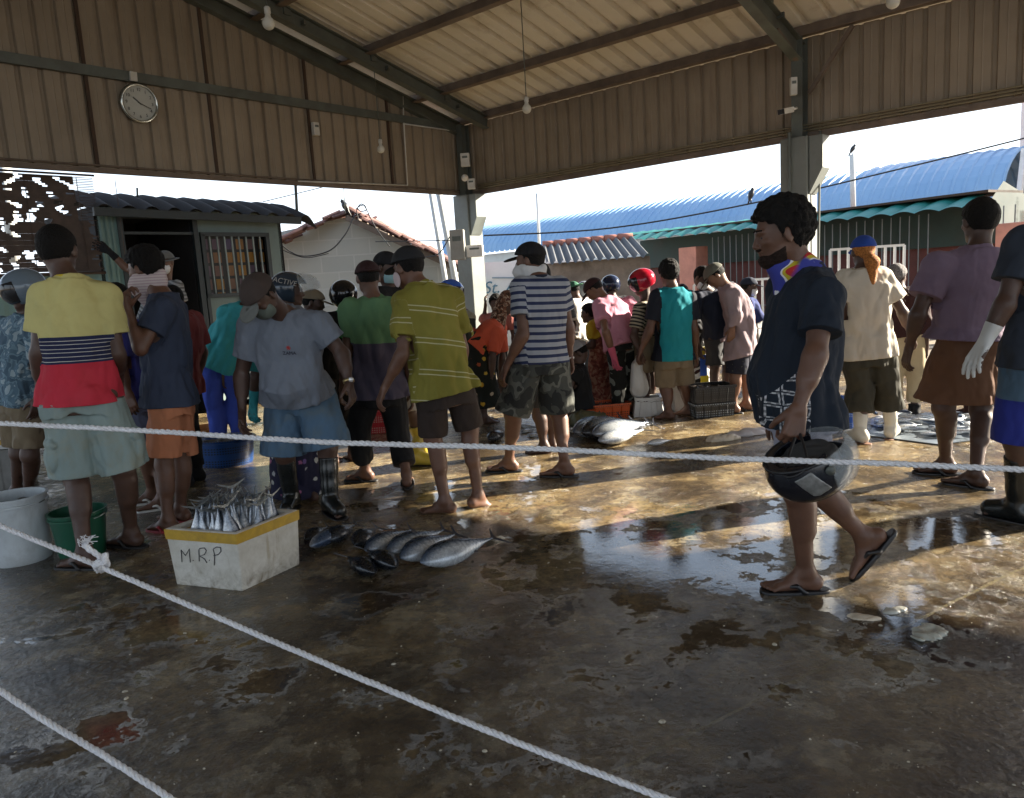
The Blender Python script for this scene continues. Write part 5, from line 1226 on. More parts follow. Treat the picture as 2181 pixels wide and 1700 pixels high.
person('yellow_top', 'woman in a yellow top and brown printed skirt bending behind the pink shirt man', dict(
    g=(1290, 872), H=1.45, yaw=70, lean=35, skin=1, seed=32, hair='bun', J=dict(hd=(1254, 668), nk=(1266, 688), eL=(1262, 735), wL=(1240, 742)), top=dict(m=cloth('yellow_top', (.5, .36, .03)), sl=.7), bot=dict(m=BRW, len=1.85, skirt=1, name='skirt')))
person('helmet_b', 'person in a dark blue helmet behind the pink shirt man', dict(g=(1312, 848), H=1.50, yaw=10, skin=1, seed=33, hair=None, J=dict(hd=(1300, 612)), cap=('helmet', gloss('dark_blue_helmet_paint', (.012, .02, .05)), m_smoke), top=dict(m=DGREY), bot=dict(m=DGREY, len=1.8, name='trousers')))
person('helmet_c', 'person in a pale grey helmet behind, between green cap and pink shirt', dict(g=(1246, 832), H=1.42, yaw=30, skin=1, seed=34, hair=None, J=dict(hd=(1244, 622)), cap=('helmet', gloss('pale_grey_helmet_paint', (.3, .33, .36)), m_smoke), top=dict(m=cloth('slate_shirt', (.1, .13, .17))), bot=dict(m=DGREY, len=1.8, name='trousers')))
person('red_helmet', 'person in a red helmet and cream and black striped tee holding a white bag', dict(
    g=(1385, 880), H=1.58, yaw=60, hy=80, hp=15, skin=1, seed=35, hair=None, shoe='flip', J=dict(hd=(1366, 604), nk=(1375, 648), eL=(1350, 716), wL=(1362, 748, -.1)), cap=('helmet', M('red_black_helmet', (.40, .012, .03), .15, 0, .9, 3), m_smoke),
    top=dict(m=cloth('cream_black_striped_tee', pat=stripes((.02, .018, .018), (.42, .37, .28), .125, .5)), sl=.7), bot=dict(m=KHAKI, len=1.0)))
def pat_teal(t, g):
    s = t.sep(g); m = t.math('GREATER_THAN', t.math('ABSOLUTE', s[0]), .160)
    return t.mix(m, (.012, .25, .30), (.012, .015, .025))
person('teal', 'curly haired man from behind in a teal tee with black sleeves and khaki shorts', dict(
    H=1.58, yaw=8, hy=10, w=1.12, skin=0, seed=36, hair='curly', fL=72, fR=60, hs=1.08,
    J=dict(hd=(1424, 584), nk=(1434, 616), sL=(1400, 632), sR=(1468, 634), eL=(1384, 702), wL=(1364, 748, -.05), eR=(1478, 700), wR=(1482, 758), hL=(1418, 762), hR=(1450, 762), kL=(1418, 828), kR=(1456, 822), aL=(1424, 892), aR=(1466, 884)),
    top=dict(m=cloth('teal_black_tee', pat=pat_teal), hem=-.03, sl=.72, lo=1.0, amp=.012), bot=dict(m=KHAKI, len=.92, rh=.10)))
person('dark_companion', 'person in dark tee and black and white skirt right beside the teal tee man', dict(
    g=(1478, 862), H=1.42, yaw=0, skin=1, seed=37, hair='short', J=dict(hd=(1452, 626, .3)), top=dict(m=DGREY, sl=.9), bot=dict(m=cloth('black_white_skirt', pat=blotch([(.02, .02, .02), (.5, .5, .5), (.03, .01, .01)], 6, (.47, .58))), len=1.5, skirt=1, name='skirt')))
person('navy_mask', 'man in dark navy tee, grey shorts and white mask beside the mauve shirt man', dict(
    g=(1535, 868), H=1.56, yaw=-150, hy=-140, hp=40, lean=12, skin=1, seed=38, hair='crop', J=dict(hd=(1496, 592), nk=(1512, 624)), mask=WMASK, top=dict(m=NAVY, sl=.8), bot=dict(m=DGREY, len=.95)))
MAU = cloth('mauve_long_sleeve', (.30, .23, .25)); PSH = cloth('dark_patterned_shorts', pat=flowers((.014, .016, .03), [(.08, .09, .07), (.06, .06, .05)], 26, .25))
person('mauve', 'man in mauve long sleeved shirt, grey cap and dark patterned shorts bending left', dict(
    H=1.62, yaw=74, hy=80, hp=45, lean=30, skin=2, seed=39, hair='short', shoe='flip', hump=.06,
    J=dict(hd=(1524, 588), nk=(1546, 612), sL=(1562, 628), sR=(1556, 622), eL=(1566, 668), wL=(1560, 700), eR=(1546, 700), wR=(1524, 732), hL=(1574, 738), hR=(1580, 736), kL=(1566, 806), kR=(1588, 804), aL=(1562, 882), aR=(1590, 876)),
    cap=('cap', cloth('grey_green_cap', (.11, .11, .09))), dR=(-.4, 0, -1), top=dict(m=MAU, hem=-.18, sl=1.75, lo=1.05, amp=.013), bot=dict(m=PSH, len=.85, rh=.098)))
person('navy_far', 'far figure in navy cap, white mask and blue tee left of the walking man', dict(g=(1604, 822), H=1.52, yaw=-100, hy=-100, skin=1, seed=40, hair='short', J=dict(hd=(1596, 612)), cap=('cap', NAVY), mask=WMASK, top=dict(m=cloth('bright_navy_tee', (.03, .045, .16))), bot=dict(m=cloth('pale_trousers', (.4, .4, .4)), len=1.8, name='trousers')))
# ---------------- right side
_, PW = person('white_tee', 'woman from behind in cream tee, blue cap, dark trousers and white rubber boots', dict(
    H=1.62, yaw=-4, hy=-6, w=1.04, skin=1, seed=41, shoe='boot', shoemat=BOOTW, solemat=M('brown_boot_sole', (.2, .1, .06), .7), hair='pony', hairmat=HORANGE, hs=1.02, fL=20, fR=-40,
    J=dict(hd=(1838, 538), nk=(1838, 576), sL=(1802, 596), sR=(1878, 590), eL=(1792, 670), wL=(1788, 735, .04), eR=(1922, 664), wR=(1942, 716, .1), hL=(1822, 752), hR=(1872, 748), kL=(1832, 840), kR=(1890, 830), aL=(1832, 944), aR=(1898, 934)),
    cap=('cap', cloth('blue_cap', (.02, .06, .30))), top=dict(m=cloth('cream_tee', (.58, .53, .44)), hem=-.06, sl=.66, lo=1.08, amp=.011), bot=dict(m=cloth('dark_olive_trousers', (.045, .042, .03)), len=1.48, rh=.088, lo=1.12, name='trousers', amp=.014)))
person('grey_hair', 'person with tied grey hair and maroon top in beige trousers beyond the cream tee woman', dict(
    g=(1926, 888), H=1.50, yaw=-30, hy=-60, hp=15, skin=1, seed=42, hair='bun', hairmat=HGREY, J=dict(hd=(1910, 590), nk=(1918, 622)), shoe='shoe', shoemat=BLK, top=dict(m=MAROON, sl=1.5), bot=dict(m=cloth('beige_trousers', (.45, .36, .22)), len=1.8, name='trousers')))
PUR = cloth('dusty_purple_shirt', (.20, .145, .205), stain=.2, stc=(.10, .05, .09)); BRN = cloth('rust_brown_skirt', (.135, .064, .034))
person('purple', 'man from behind in dusty purple shirt and short rust brown wrap', dict(
    H=1.74, yaw=4, hy=0, w=1.12, skin=1, seed=43, shoe='flip', hair='short', hs=1.08, fL=62, fR=40,
    J=dict(hd=(2086, 472), nk=(2084, 534), sL=(1996, 568), sR=(2150, 564), eL=(1956, 668), wL=(1936, 742), eR=(2168, 660), wR=(2150, 740, .1), hL=(2030, 752), hR=(2092, 752), kL=(2010, 868), kR=(2090, 872), aL=(2014, 1012), aR=(2078, 1040)),
    cL=.35, top=dict(m=PUR, hem=.14, sl=.64, lo=1.08, collar=1, amp=.010), bot=dict(m=BRN, len=.82, skirt=1, name='wrap_skirt', lo=1.08, amp=.009)))
person('edge_man', 'man cut off at the right edge, navy tee, blue shorts, white glove, black boot', dict(
    g=(2215, 1118), H=1.76, yaw=12, w=1.1, skin=1, seed=44, hair='short', shoe='boot', shoemat=BOOT, glove='L', glovemat=cloth('white_glove', (.62, .64, .64)),
    J=dict(hd=(2268, 428), nk=(2262, 490), sL=(2180, 520), sR=(2340, 520), eL=(2142, 646), wL=(2098, 728, -.05), hL=(2190, 770), hR=(2260, 770), kL=(2168, 940), kR=(2260, 940), aL=(2166, 1112), aR=(2262, 1110)), fL=30,
    dL=(-.55, 0, -1), cL=.2, spr=1.3, top=dict(m=cloth('slate_navy_tee', (.030, .038, .055)), hem=-.05, sl=.62, lo=.98), bot=dict(m=cloth('blue_striped_shorts', pat=bands([(0, (.02, .03, .22)), (-.30, (.02, .03, .22))][:1]+[(-.295, (.07, .125, .19))])), len=1.0, rh=.10)))
person('black_far', 'person in black standing behind the purple shirt man, only the legs and feet showing', dict(g=(2078, 890), H=1.5, yaw=30, skin=1, seed=45, hair='short', J=dict(hd=(2090, 600)), shoe='shoe', shoemat=MAROON, top=dict(m=BLK), bot=dict(m=BLK, len=1.8, name='trousers')))
person('crouch', 'person in black with a grey cap crouching beside the orange fish basket', dict(
    g=(1225, 893), H=1.6, yaw=75, hy=80, hp=35, lean=30, skin=1, seed=46, hair='short',
    J=dict(hd=(1232, 752), nk=(1226, 780), sL=(1228, 796), sR=(1232, 794), hL=(1232, 862), hR=(1238, 860), kL=(1205, 836), kR=(1215, 834), aL=(1216, 892), aR=(1228, 888), eL=(1212, 822), wL=(1196, 838), eR=(1218, 822), wR=(1204, 838)),
    cap=('cap', cloth('pale_grey_cap', (.3, .3, .31))), top=dict(m=BLK), bot=dict(m=cloth('grey_green_shorts', (.14, .14, .11)), len=1.0)))
# ============================================================ ROPES
m_rope = NT('white_nylon_rope'); v = m_rope.geo()
m_rope = m_rope.out(m_rope.ramp(m_rope.noise(v, 220, 3), [(.3, (.62, .64, .68)), (.7, (.90, .91, .94))]), .55, 0, m_rope.bump(m_rope.noise(v, 500, 2), .6, .002))
def spline(P, n=24):
    Q = []; P = [np.array(p, float) for p in P]
    for i in range(len(P)-1):
        p0, p1, p2, p3 = P[max(0, i-1)], P[i], P[i+1], P[min(len(P)-1, i+2)]
        for k in range(n):
            t = k/n; Q.append(.5*((2*p1)+(-p0+p2)*t+(2*p0-5*p1+4*p2-p3)*t*t+(-p0+3*p1-3*p2+p3)*t**3))
    return Q+[P[-1]]
def rope_mesh(m, P, r=.0036, pitch=.036, step=.003):
    Q = np.array(spline(P, 60)); seg = np.linalg.norm(np.diff(Q, axis=0), axis=1); S_ = np.concatenate([[0], np.cumsum(seg)])
    s = np.arange(0, S_[-1], step); C_ = np.stack([np.interp(s, S_, Q[:, i]) for i in range(3)], 1)
    T = np.gradient(C_, axis=0); T /= np.linalg.norm(T, axis=1)[:, None]; A = np.cross(T, (0, .3, 1)); A /= np.linalg.norm(A, axis=1)[:, None]; B = np.cross(T, A)
    for q in range(3):
        ph = 2*math.pi*(s/pitch+q/3); wob = r*(1.06+.10*np.sin(s*61+q*2)+.07*np.sin(s*173+q))
        m.tube(list(C_+(A*np.cos(ph)[:, None]+B*np.sin(ph)[:, None])*wob[:, None]), list(r*(1.08+.10*np.sin(s*140+q*2.1))), 7)
def rope(pts, label, r=.0026):
    P = [uw(*p) for p in pts]; m = mb(); rope_mesh(m, P, r)
    return tag(m.build('rope', m_rope, None, True, tuple(P[0])), label, 'rope', 'white ropes strung across the foreground')
rope([(-60, 899, 1.50), (300, 917, 1.46), (700, 942, 1.42), (1100, 954, 1.37), (1540, 976, 1.30), (1900, 988, 1.25), (2240, 1004, 1.20)], 'white twisted rope running nearly level across the whole picture at waist height')
ro = rope([(-60, 1096, 1.52), (215, 1208, 1.42), (500, 1331, 1.32), (900, 1500, 1.16), (1200, 1620, 1.07), (1520, 1738, 1.0)], 'white twisted rope with a knot, running diagonally down across the foreground')
rope([(-60, 1432, 1.22), (100, 1537, 1.16), (250, 1627, 1.10), (420, 1740, 1.04)], 'white twisted rope crossing the bottom left corner of the picture')
kp_ = [(218, 1212, 1.415), (206, 1200, 1.395), (222, 1190, 1.40), (228, 1204, 1.43), (212, 1216, 1.43), (204, 1204, 1.40), (222, 1196, 1.385), (225, 1178, 1.39)]
m = mb(); rope_mesh(m, [uw(*p) for p in kp_], .0028); rope_mesh(m, [uw(*p) for p in ((222, 1194, 1.40), (205, 1180, 1.395), (190, 1170, 1.39), (178, 1158, 1.39))], .0028)
m.build('knot', m_rope, ro, True)
m = mb(); r_ = random.Random(2)
for i in range(26):
    a = uw(182, 1162, 1.39); m.tube([a, a+np.array([r_.uniform(-.012, .014), r_.uniform(-.006, .006), r_.uniform(0, .018)]), a+np.array([r_.uniform(-.014, .022), r_.uniform(-.01, .01), r_.uniform(.002, .022)])], .0007, 4)
m.build('frayed_end', m_rope, ro)
def thin(pts, label):
    P = [uw(*p) for p in pts]; o = mb().tube(spline(P, 8), .006, 6).build('rope', m_rope, None, True, tuple(P[0])); tag(o, label, 'rope', 'thin ropes strung beyond the crowd')
thin([(1290, 745, 8.2), (1545, 747, 8.0), (1900, 741, 7.8), (2200, 738, 7.6)], 'lower thin pale rope strung behind the crowd at knee height')
thin([(1440, 706, 8.3), (1540, 704, 8.2), (1900, 681, 8.0), (2200, 670, 7.8)], 'upper thin pale rope strung behind the crowd')
# ============================================================ FISH
def fish_mat(name, back, belly, side):
    t = NT(name); v = t.obj(); y = t.math('ADD', t.sep(v)[1], t.math('MULTIPLY', t.math('SUBTRACT', t.noise(v, 14, 4), .5), .10))
    cc = t.ramp(t.math('ADD', t.math('MULTIPLY', y, 4.0), .5), [(.22, belly), (.48, side), (.72, back)])
    cc = t.mix(t.math('MULTIPLY', t.ramp(t.noise(v, 20, 6, .7), [(.5, 0), (.7, 1)]), .5), cc, tuple(x*.35 for x in side))
    return t.out(cc, t.ramp(t.noise(v, 30, 4), [(.3, .14), (.7, .38)]), .25, t.bump(t.noise(t.scale(v, (1, 2.5, 1)), 60, 3), .15, .003), Specular_IOR_Level=.7)
F1 = fish_mat('tuna_skin', (.018, .030, .055), (.42, .45, .48), (.10, .13, .18)); F2 = fish_mat('dark_fish_skin', (.006, .008, .012), (.03, .035, .045), (.010, .014, .02)); F3 = fish_mat('silver_fish_skin', (.05, .08, .14), (.62, .64, .66), (.30, .35, .42))
FFIN = M('fish_fin', (.045, .05, .065), .35, .1, .3, 30); FFIN2 = M('pale_tail_fin', (.17, .18, .18), .4, .1, .4, 30); m_eye = M('fish_eye', (.01, .01, .01), .08)
PROT = {}
def fish_proto(kind, mat, deep=.26, thick=.17, simple=False):
    """length 1 along -x (head at x=0, tail at x=1), lying on its side"""
    root = bpy.data.objects.new('fish', None); root.empty_display_size = .05
    prof = [(0, .004), (.02, .045), (.06, .10), (.13, .165), (.22, .225), (.34, .25), (.46, .235), (.58, .185), (.70, .12), (.80, .065), (.88, .032), (.93, .022), (.96, .020)]
    V = []; n = 20
    for x, w in prof:
        for k in range(n):
            a = 2*math.pi*k/n; V.append((x, w*deep/.25*.5*math.cos(a)*(1 if math.cos(a) > 0 else .95)*1.0, w*thick/.25*.5*math.sin(a)*(.9 if math.sin(a) < 0 else 1)))
    F = [(i*n+k, (i+1)*n+k, (i+1)*n+(k+1) % n, i*n+(k+1) % n) for i in range(len(prof)-1) for k in range(n)]+[tuple(range(n)), tuple((len(prof)-1)*n+k for k in range(n))[::-1]]
    def ch(name, V, F, mt, sm=True):
        me = bpy.data.meshes.new(name); me.from_pydata([tuple(map(float, v)) for v in V], [], F); me.materials.append(mt)
        if sm: me.polygons.foreach_set('use_smooth', [True]*len(me.polygons))
        o = bpy.data.objects.new(name, me); o.parent = root; return o
    kids = [ch('fish_body', V, F, mat)]
    def blade(pts, th=.006):     # flat fin with thickness, pts polygon in xy
        nn = len(pts); V = [(x, y, th) for x, y in pts]+[(x, y, -th) for x, y in pts]
        return V, [tuple(range(nn)), tuple(range(nn, 2*nn))[::-1]]+[(i, nn+i, nn+(i+1) % nn, (i+1) % nn) for i in range(nn)]
    V2, F2_ = blade([(.945, .012), (.985, .07), (1.04, .155), (1.075, .19), (1.03, .10), (1.0, .03), (.995, 0), (1.0, -.03), (1.03, -.10), (1.075, -.19), (1.04, -.155), (.985, -.07), (.945, -.012)], .004)
    kids.append(ch('tail_fin', V2, F2_, FFIN2 if simple else FFIN, False))
    if not simple:
        for pts in ([(.30, .12), (.33, .20), (.40, .165), (.47, .118)], [(.55, .095), (.61, .165), (.61, .10), (.64, .07)], [(.58, -.085), (.64, -.155), (.64, -.09), (.67, -.055)]):
            kids.append(ch('fin', *blade(pts, .005), FFIN, False))
        kids.append(ch('fin', [(.20, .01, .07), (.30, -.03, .088), (.40, -.045, .080), (.30, .0, .087), (.2, .01, .078), (.3, -.03, .095), (.4, -.045, .086), (.30, .0, .094)], [(0, 1, 2, 3), (7, 6, 5, 4), (0, 4, 5, 1), (1, 5, 6, 2), (2, 6, 7, 3), (3, 7, 4, 0)], FFIN, False))
        m_ = mb().lathe((.075, .018, .032), [(.0001, .016), (.010, .013), (.014, .004), (.014, 0)], 10); kids.append(ch('eye', m_.v, m_.f, m_eye))
    PROT[kind] = (root, kids, [False])
def put_fish(kind, M4, label, group):
    root, kids, used = PROT[kind]
    r = root.copy(); r.name = 'fish'; col.objects.link(r); r.matrix_world = M4
    for c in kids:
        d = c.copy(); d.parent = r; col.objects.link(d)
    tag(r, label, 'fish', group); return r
fish_proto('tuna', F1, .36, .25); fish_proto('dark', F2, .40, .30); fish_proto('silver', F3, .32, .22); fish_proto('small', F3, .28, .18, True); fish_proto('smallb', F1, .30, .2, True)
def lay(kind, hp, tp, label, group, up=.0, roll=0, sc=1.0, flip=1):
    a, b = ug(*hp, .03), ug(*tp, .03); L_ = np.linalg.norm(b-a)*sc; X = unit(b-a); Z = np.array([0, 0, 1.]); Yv = np.cross(Z, X)*flip
    if roll: c_, s_ = math.cos(math.radians(roll)), math.sin(math.radians(roll)); Yv, Z = Yv*c_+Z*s_, Z*c_-Yv*s_
    Z = np.cross(X, Yv); a = a.copy(); a[2] = .115*L_+.006+up
    return put_fish(kind, Matrix([[X[i]*L_, Yv[i]*L_, Z[i]*L_, a[i]] for i in range(3)]+[[0, 0, 0, 1]]), label, group)
G1 = 'tuna laid in a row on the wet floor'
lay('tuna', (778, 1181), (880, 1134), 'large grey tuna farthest left and farthest back in the row of four', G1, 0, 18)
lay('tuna', (823, 1190), (950, 1140), 'second large grey tuna in the row of four, overlapped by the third', G1, .01, 20)
lay('tuna', (853, 1203), (975, 1149), 'third large grey tuna in the row of four', G1, .01, 22)
lay('tuna', (896, 1212), (1056, 1156), 'large silvery blue tuna at the right end of the row, nearest the viewer', G1, 0, 14)
G2 = 'dark fish lying around the tuna row'
lay('dark', (797, 1226), (738, 1190), 'black shiny fish in front of the tuna row, left one of the two', G2, 0, 25)
lay('dark', (842, 1218), (782, 1180), 'black shiny fish in front of the tuna row, right one of the two', G2, .01, 25)
lay('silver', (662, 1172), (745, 1122), 'silver bellied fish lying right beside the white foam box', G2, 0, 10, flip=-1)
lay('dark', (698, 1160), (762, 1124), 'black fish between the silver bellied fish and the tuna row', G2, .015, 25)
lay('dark', (755, 1164), (805, 1126), 'black fish lying alone just left of the tuna row', G2, 0, 25)
lay('dark', (650, 1150), (700, 1122), 'black fish partly hidden behind the foam box corner', G2, 0, 25)
# ---------------- foam box
A_, B_, C_ = ug(376, 1246), ug(517, 1261), ug(639, 1203)
D_ = A_+C_-B_; HB_ = .300; cen = (A_+C_)/2
m_foam = NT('dirty_white_foam'); v = m_foam.geo(); zz = m_foam.sep(v)[2]
cc = m_foam.ramp(m_foam.noise(v, 7, 6, .65), [(.35, (.50, .47, .40)), (.65, (.66, .64, .58))])
dl = m_foam.math('MULTIPLY', m_foam.ramp(m_foam.noise(v, 16, 8, .7, .6), [(.42, 0), (.7, 1)]), m_foam.ramp(zz, [(.0, 1.0), (.13, .15), (.3, .25)]))
cc = m_foam.mix(dl, cc, (.16, .12, .07))
cc = m_foam.mix(m_foam.ramp(m_foam.noise(m_foam.scale(v, (14, 14, 2.2)), 1.6, 5, .6), [(.60, 0), (.72, .5)]), cc, (.28, .21, .10))
m_foam = m_foam.out(cc, .75, 0, m_foam.bump(m_foam.noise(v, 120, 3), .35, .004))
m_tape = M('yellow_tape', (.50, .31, .035), .45, 0, .2, 12, dirt=.45, dirtc=(.15, .10, .04), ds=12)
def boxshell(name, corners, H_, taper, wall, z0, mat, parent, z1=None):
    c = np.mean(corners, 0); m = mb(); z1 = H_ if z1 is None else z1
    def ring(s_, z, inset=0):
        out = []
        for p in corners:
            d = p-c; out.append(c*np.array([1, 1, 0])+d*(1+taper*z/H_)*s_+UP*z)
        return out
    s2_ = 1-wall/np.linalg.norm(corners[0]-c)*1.35
    V = ring(1, z0)+ring(1, z1)+ring(s2_, z1)+ring(s2_, z0+.03); n = 4
    F = [(0, 1, 2, 3)[::-1]]
    for k in range(3):
        for i in range(4): F.append((k*4+i, k*4+(i+1) % 4, (k+1)*4+(i+1) % 4, (k+1)*4+i))
    F.append((12, 13, 14, 15)); m.add(V, F); return m.build(name, mat, parent)
fb = empty('foam_box', tuple(cen), 'dirty white foam box with yellow rim and M.R.P on it, full of fish', 'box')
o_ = boxshell('box_body', [A_, B_, C_, D_], HB_, .07, .035, .0, m_foam, fb); bev(o_, .008, 2)
o_ = boxshell('yellow_rim', [cen+(p-cen)*1.012 for p in (A_, B_, C_, D_)], HB_, .07, .006, HB_-.055, m_tape, fb, HB_-.004)
nF = unit(np.cross(B_-A_, UP)); nF = nF if np.dot(nF, cen) < 0 else -nF
cB = cen+(A_+B_-2*cen)/2*1.035
pF = (cB*np.array([1, 1, 0]))+UP*.15
tilt_n = unit(nF-UP*.035)
m_ink = M('black_marker', (.02, .02, .03), .6)
def stroke(pp, parent, name='lettering', r=.0021):
    pts = [upl(330+x/3.27, 760+y/3.27, pF+nF*.004, tilt_n) for x, y in pp]; return mb().tube(pts, r, 5).build(name, m_ink, parent, True)
for pp in ([(188, 1430), (182, 1345), (212, 1385), (238, 1338), (246, 1432)], [(264, 1418), (267, 1421)], [(308, 1425), (305, 1345), (312, 1335), (345, 1332), (358, 1350), (345, 1378), (312, 1388), (345, 1408), (362, 1436)], [(378, 1416), (381, 1419)], [(412, 1452), (415, 1380), (405, 1340), (430, 1325), (458, 1330), (460, 1355), (440, 1378), (408, 1385)]):
    stroke(pp, fb)
# fish standing in the box, tails up
r_ = random.Random(9); k = 0
for i in range(7):
    for j in range(7):
        u_, w_ = .20+.10*i+r_.uniform(-.015, .015), .22+.098*j+r_.uniform(-.015, .015)
        P = A_+(B_-A_)*u_+(D_-A_)*w_; L_ = r_.uniform(.29, .33); tp_ = np.array([P[0]+r_.uniform(-.04, .04), P[1]+r_.uniform(-.04, .04), HB_+r_.uniform(.07, .135)])
        X = unit(tp_-np.array([P[0], P[1], .02])); Yv = unit(np.cross(X, (math.cos(r_.uniform(-.9, .9)), math.sin(r_.uniform(-.9, .9)), 0))); Z = np.cross(X, Yv); Yv = np.cross(Z, X); a = tp_-X*L_*1.0
        put_fish('small' if r_.random() < .6 else 'smallb', Matrix([[X[q]*L_, Yv[q]*L_*1.35, Z[q]*L_*1.45, a[q]] for q in range(3)]+[[0, 0, 0, 1]]), 'small silver fish standing head down, tail up, in the white foam box', 'small fish packed tails up in the foam box')
# ---------------- buckets and tubs
def bucket(name, gp_, r, H_, mat, label, cat='bucket', rim=None, content=None, taper=.86, handle=True, hm=None, sq=1.0, oval=None):
    c = np.array(ug(*gp_)); b = empty(name, tuple(c), label, cat)
    X = oval if oval is not None else (1, 0, 0); X = unit(X); Yv = np.cross(UP, X)
    pr_ = [(.0001, .004), (r*taper*.98, .004), (r*taper, .012), (r*(taper+.1*(1-taper)), H_*.1), (r*.97, H_*.86), (r*1.04, H_*.87), (r*1.04, H_*.90), (r*.99, H_*.91), (r*1.0, H_*.97), (r*1.05, H_*.975), (r*1.05, H_), (r*.965, H_), (r*.93, H_*.8), (r*taper*.93, .02), (.0001, .02)]
    mb().lathe(c, pr_, 40, X, Yv, UP, sq).build('bucket_body', mat, b, True).modifiers.new('e', 'EDGE_SPLIT').split_angle = .7
    if content is not None:
        n_ = 22; rr = r*.94; P = np.zeros((n_, 40, 3)); rg = np.random.default_rng(3)
        for i in range(n_):
            for j in range(40):
                a = 2*math.pi*j/39; q = rr*i/(n_-1); P[i, j] = c+(X*math.cos(a)+sq*Yv*math.sin(a))*q+UP*(H_*.82+.012*math.sin(9*math.cos(a)*i/n_+3)+.010*math.sin(11*math.sin(a)*i/n_)+(rg.uniform(-.006, .006) if 0 < j < 39 and i else 0))
        mb().grid(P).build('content', content, b, True)
    if handle:
        pts = [c+X*math.cos(a)*r*1.06*1+Yv*(-.55)*math.sin(a)*r*1.3*sq+UP*(H_*.9-.02*math.sin(a)) for a in np.linspace(0, math.pi, 16)]
        mb().tube(pts, .0035, 6).build('handle', hm or m_steel, b, True)
    return b
bucket('bucket', (50, 1192), .165, .385, M('dirty_white_bucket', (.50, .54, .56), .35, 0, .1, 4, dirt=.55, dirtc=(.16, .15, .13), ds=3.5), 'big scuffed white plastic bucket with black handle at the left edge', content=M('fish_offal', (.20, .20, .17), .4, 0, .6, 18), taper=.9)
bucket('bucket', (178, 1182), .148, .27, M('dark_green_bucket', (.008, .085, .045), .35, 0, .2, 4), 'dark green plastic bucket with pale handle behind the leg of the polo man', taper=.8, hm=m_pvc)
def perf(name, c, hole=(.01, .01, .01), sc=42):
    t = NT(name); v = t.geo(); s = t.sep(v)
    a = t.math('FRACT', t.math('MULTIPLY', t.math('ADD', s[0], t.math('MULTIPLY', s[1], .7)), sc)); b = t.math('FRACT', t.math('MULTIPLY', s[2], sc*1.1))
    m = t.math('MULTIPLY', t.math('MULTIPLY', t.math('GREATER_THAN', a, .42), t.math('GREATER_THAN', b, .5)), t.math('LESS_THAN', t.math('FRACT', t.math('MULTIPLY', s[2], 9)), .62))
    return t.out(t.mix(m, t.mix(t.noise(v, 6, 4), tuple(x*.8 for x in c), tuple(min(1, x*1.2) for x in c)), hole), .35)
bucket('tub', (484, 988), .255, .235, perf('blue_perforated_plastic', (.010, .055, .20)), 'round dark blue perforated tub behind the foam box, left of the boots', 'tub', taper=.86, handle=False, content=M('wet_fish_mass', (.16, .14, .11), .3, 0, .7, 14), sq=.8)
bucket('tub', (440, 958), .20, .22, M('orange_yellow_plastic', (.45, .17, .02), .4), 'orange yellow tub behind the blue perforated tub', 'tub', handle=False)
bucket('bucket', (1797, 912), .105, .27, perf('royal_blue_plastic', (.01, .075, .38), (.35, .42, .5), 60), 'royal blue plastic bucket between the walking man and the cream tee woman', taper=.92)
bucket('bowl', (1603, 832), .07, .12, M('green_plastic', (.02, .28, .14), .4), 'small green plastic basket left of the walking man, far back', 'basket', handle=False)
def crate(gp_, w, d, H_, yaw, mat, label, cat='crate', content=None, name='crate', taper=.06):
    c = np.array(ug(*gp_)); R_ = rotmat(yaw); b = empty(name, tuple(c), label, cat)
    cs = [c+R_[0]*x*w/2+R_[1]*y*d/2 for x, y in ((-1, -1), (1, -1), (1, 1), (-1, 1))]
    boxshell('crate_body', cs, H_, taper, .012, .0, mat, b)
    m = mb(); 
    tops = [c+(p-c)*(1+taper)+UP*(H_-.01) for p in cs]
    for i in range(4): m.bar(tops[i], tops[(i+1) % 4], .022, .022)
    for i in range(4):
        p0, p1 = cs[i], cs[(i+1) % 4]
        for f in (.2, .4, .6, .8): q = p0+(p1-p0)*f; m.bar(q*1.0+(q-c)*.01+UP*.01, c+(q-c)*(1+taper)*1.012+UP*(H_-.02), .010, .008)
    m.build('crate_rim', mat, b)
    if content:
        n_ = 14; P = np.zeros((n_, n_, 3)); rg = np.random.default_rng(5)
        for i in range(n_):
            for j in range(n_): P[i, j] = c+R_[0]*w*.46*(2*i/(n_-1)-1)+R_[1]*d*.46*(2*j/(n_-1)-1)+UP*(H_*.8+rg.uniform(-.01, .015))
        mb().grid(P).build('content', content, b, True)
    return b
M_wet = M('wet_dark_fish_mass', (.07, .06, .055), .25, 0, .8, 16)
crate((1289, 888), .42, .28, .15, 8, perf('orange_basket_plastic', (.62, .10, .015), (.12, .02, .005), 40), 'bright orange perforated basket on the floor left of the pink shirt man', 'basket', M_wet, 'basket')
crate((806, 918), .34, .3, .27, 0, perf('red_crate_plastic', (.50, .015, .03), (.5, .42, .35), 44), 'red perforated crate seen between the legs of the green tee man')
crate((1513, 884), .37, .28, .14, 6, perf('black_crate_plastic', (.012, .013, .014), (.22, .26, .3), 40), 'black slatted crate on the floor under another black crate', content=M_wet)
cr2 = crate((1513, 884), .38, .29, .16, 6, perf('black_crate_plastic_upper', (.014, .014, .015), (.05, .05, .05), 40), 'upper black crate with a pale handle slot, stacked on another', content=M_wet); cr2.location.z += .145
crate((1446, 872), .16, .25, .26, 6, m_white, 'pale grey foam box between the legs of the teal tee man', 'box', name='foam_box')
cB2 = crate((1381, 884), .30, .24, .19, -8, m_white, 'white plastic tub with brown offal on top beside the teal tee man', 'tub', M('brown_offal', (.09, .04, .03), .4, 0, .5, 20), 'tub', -.18)
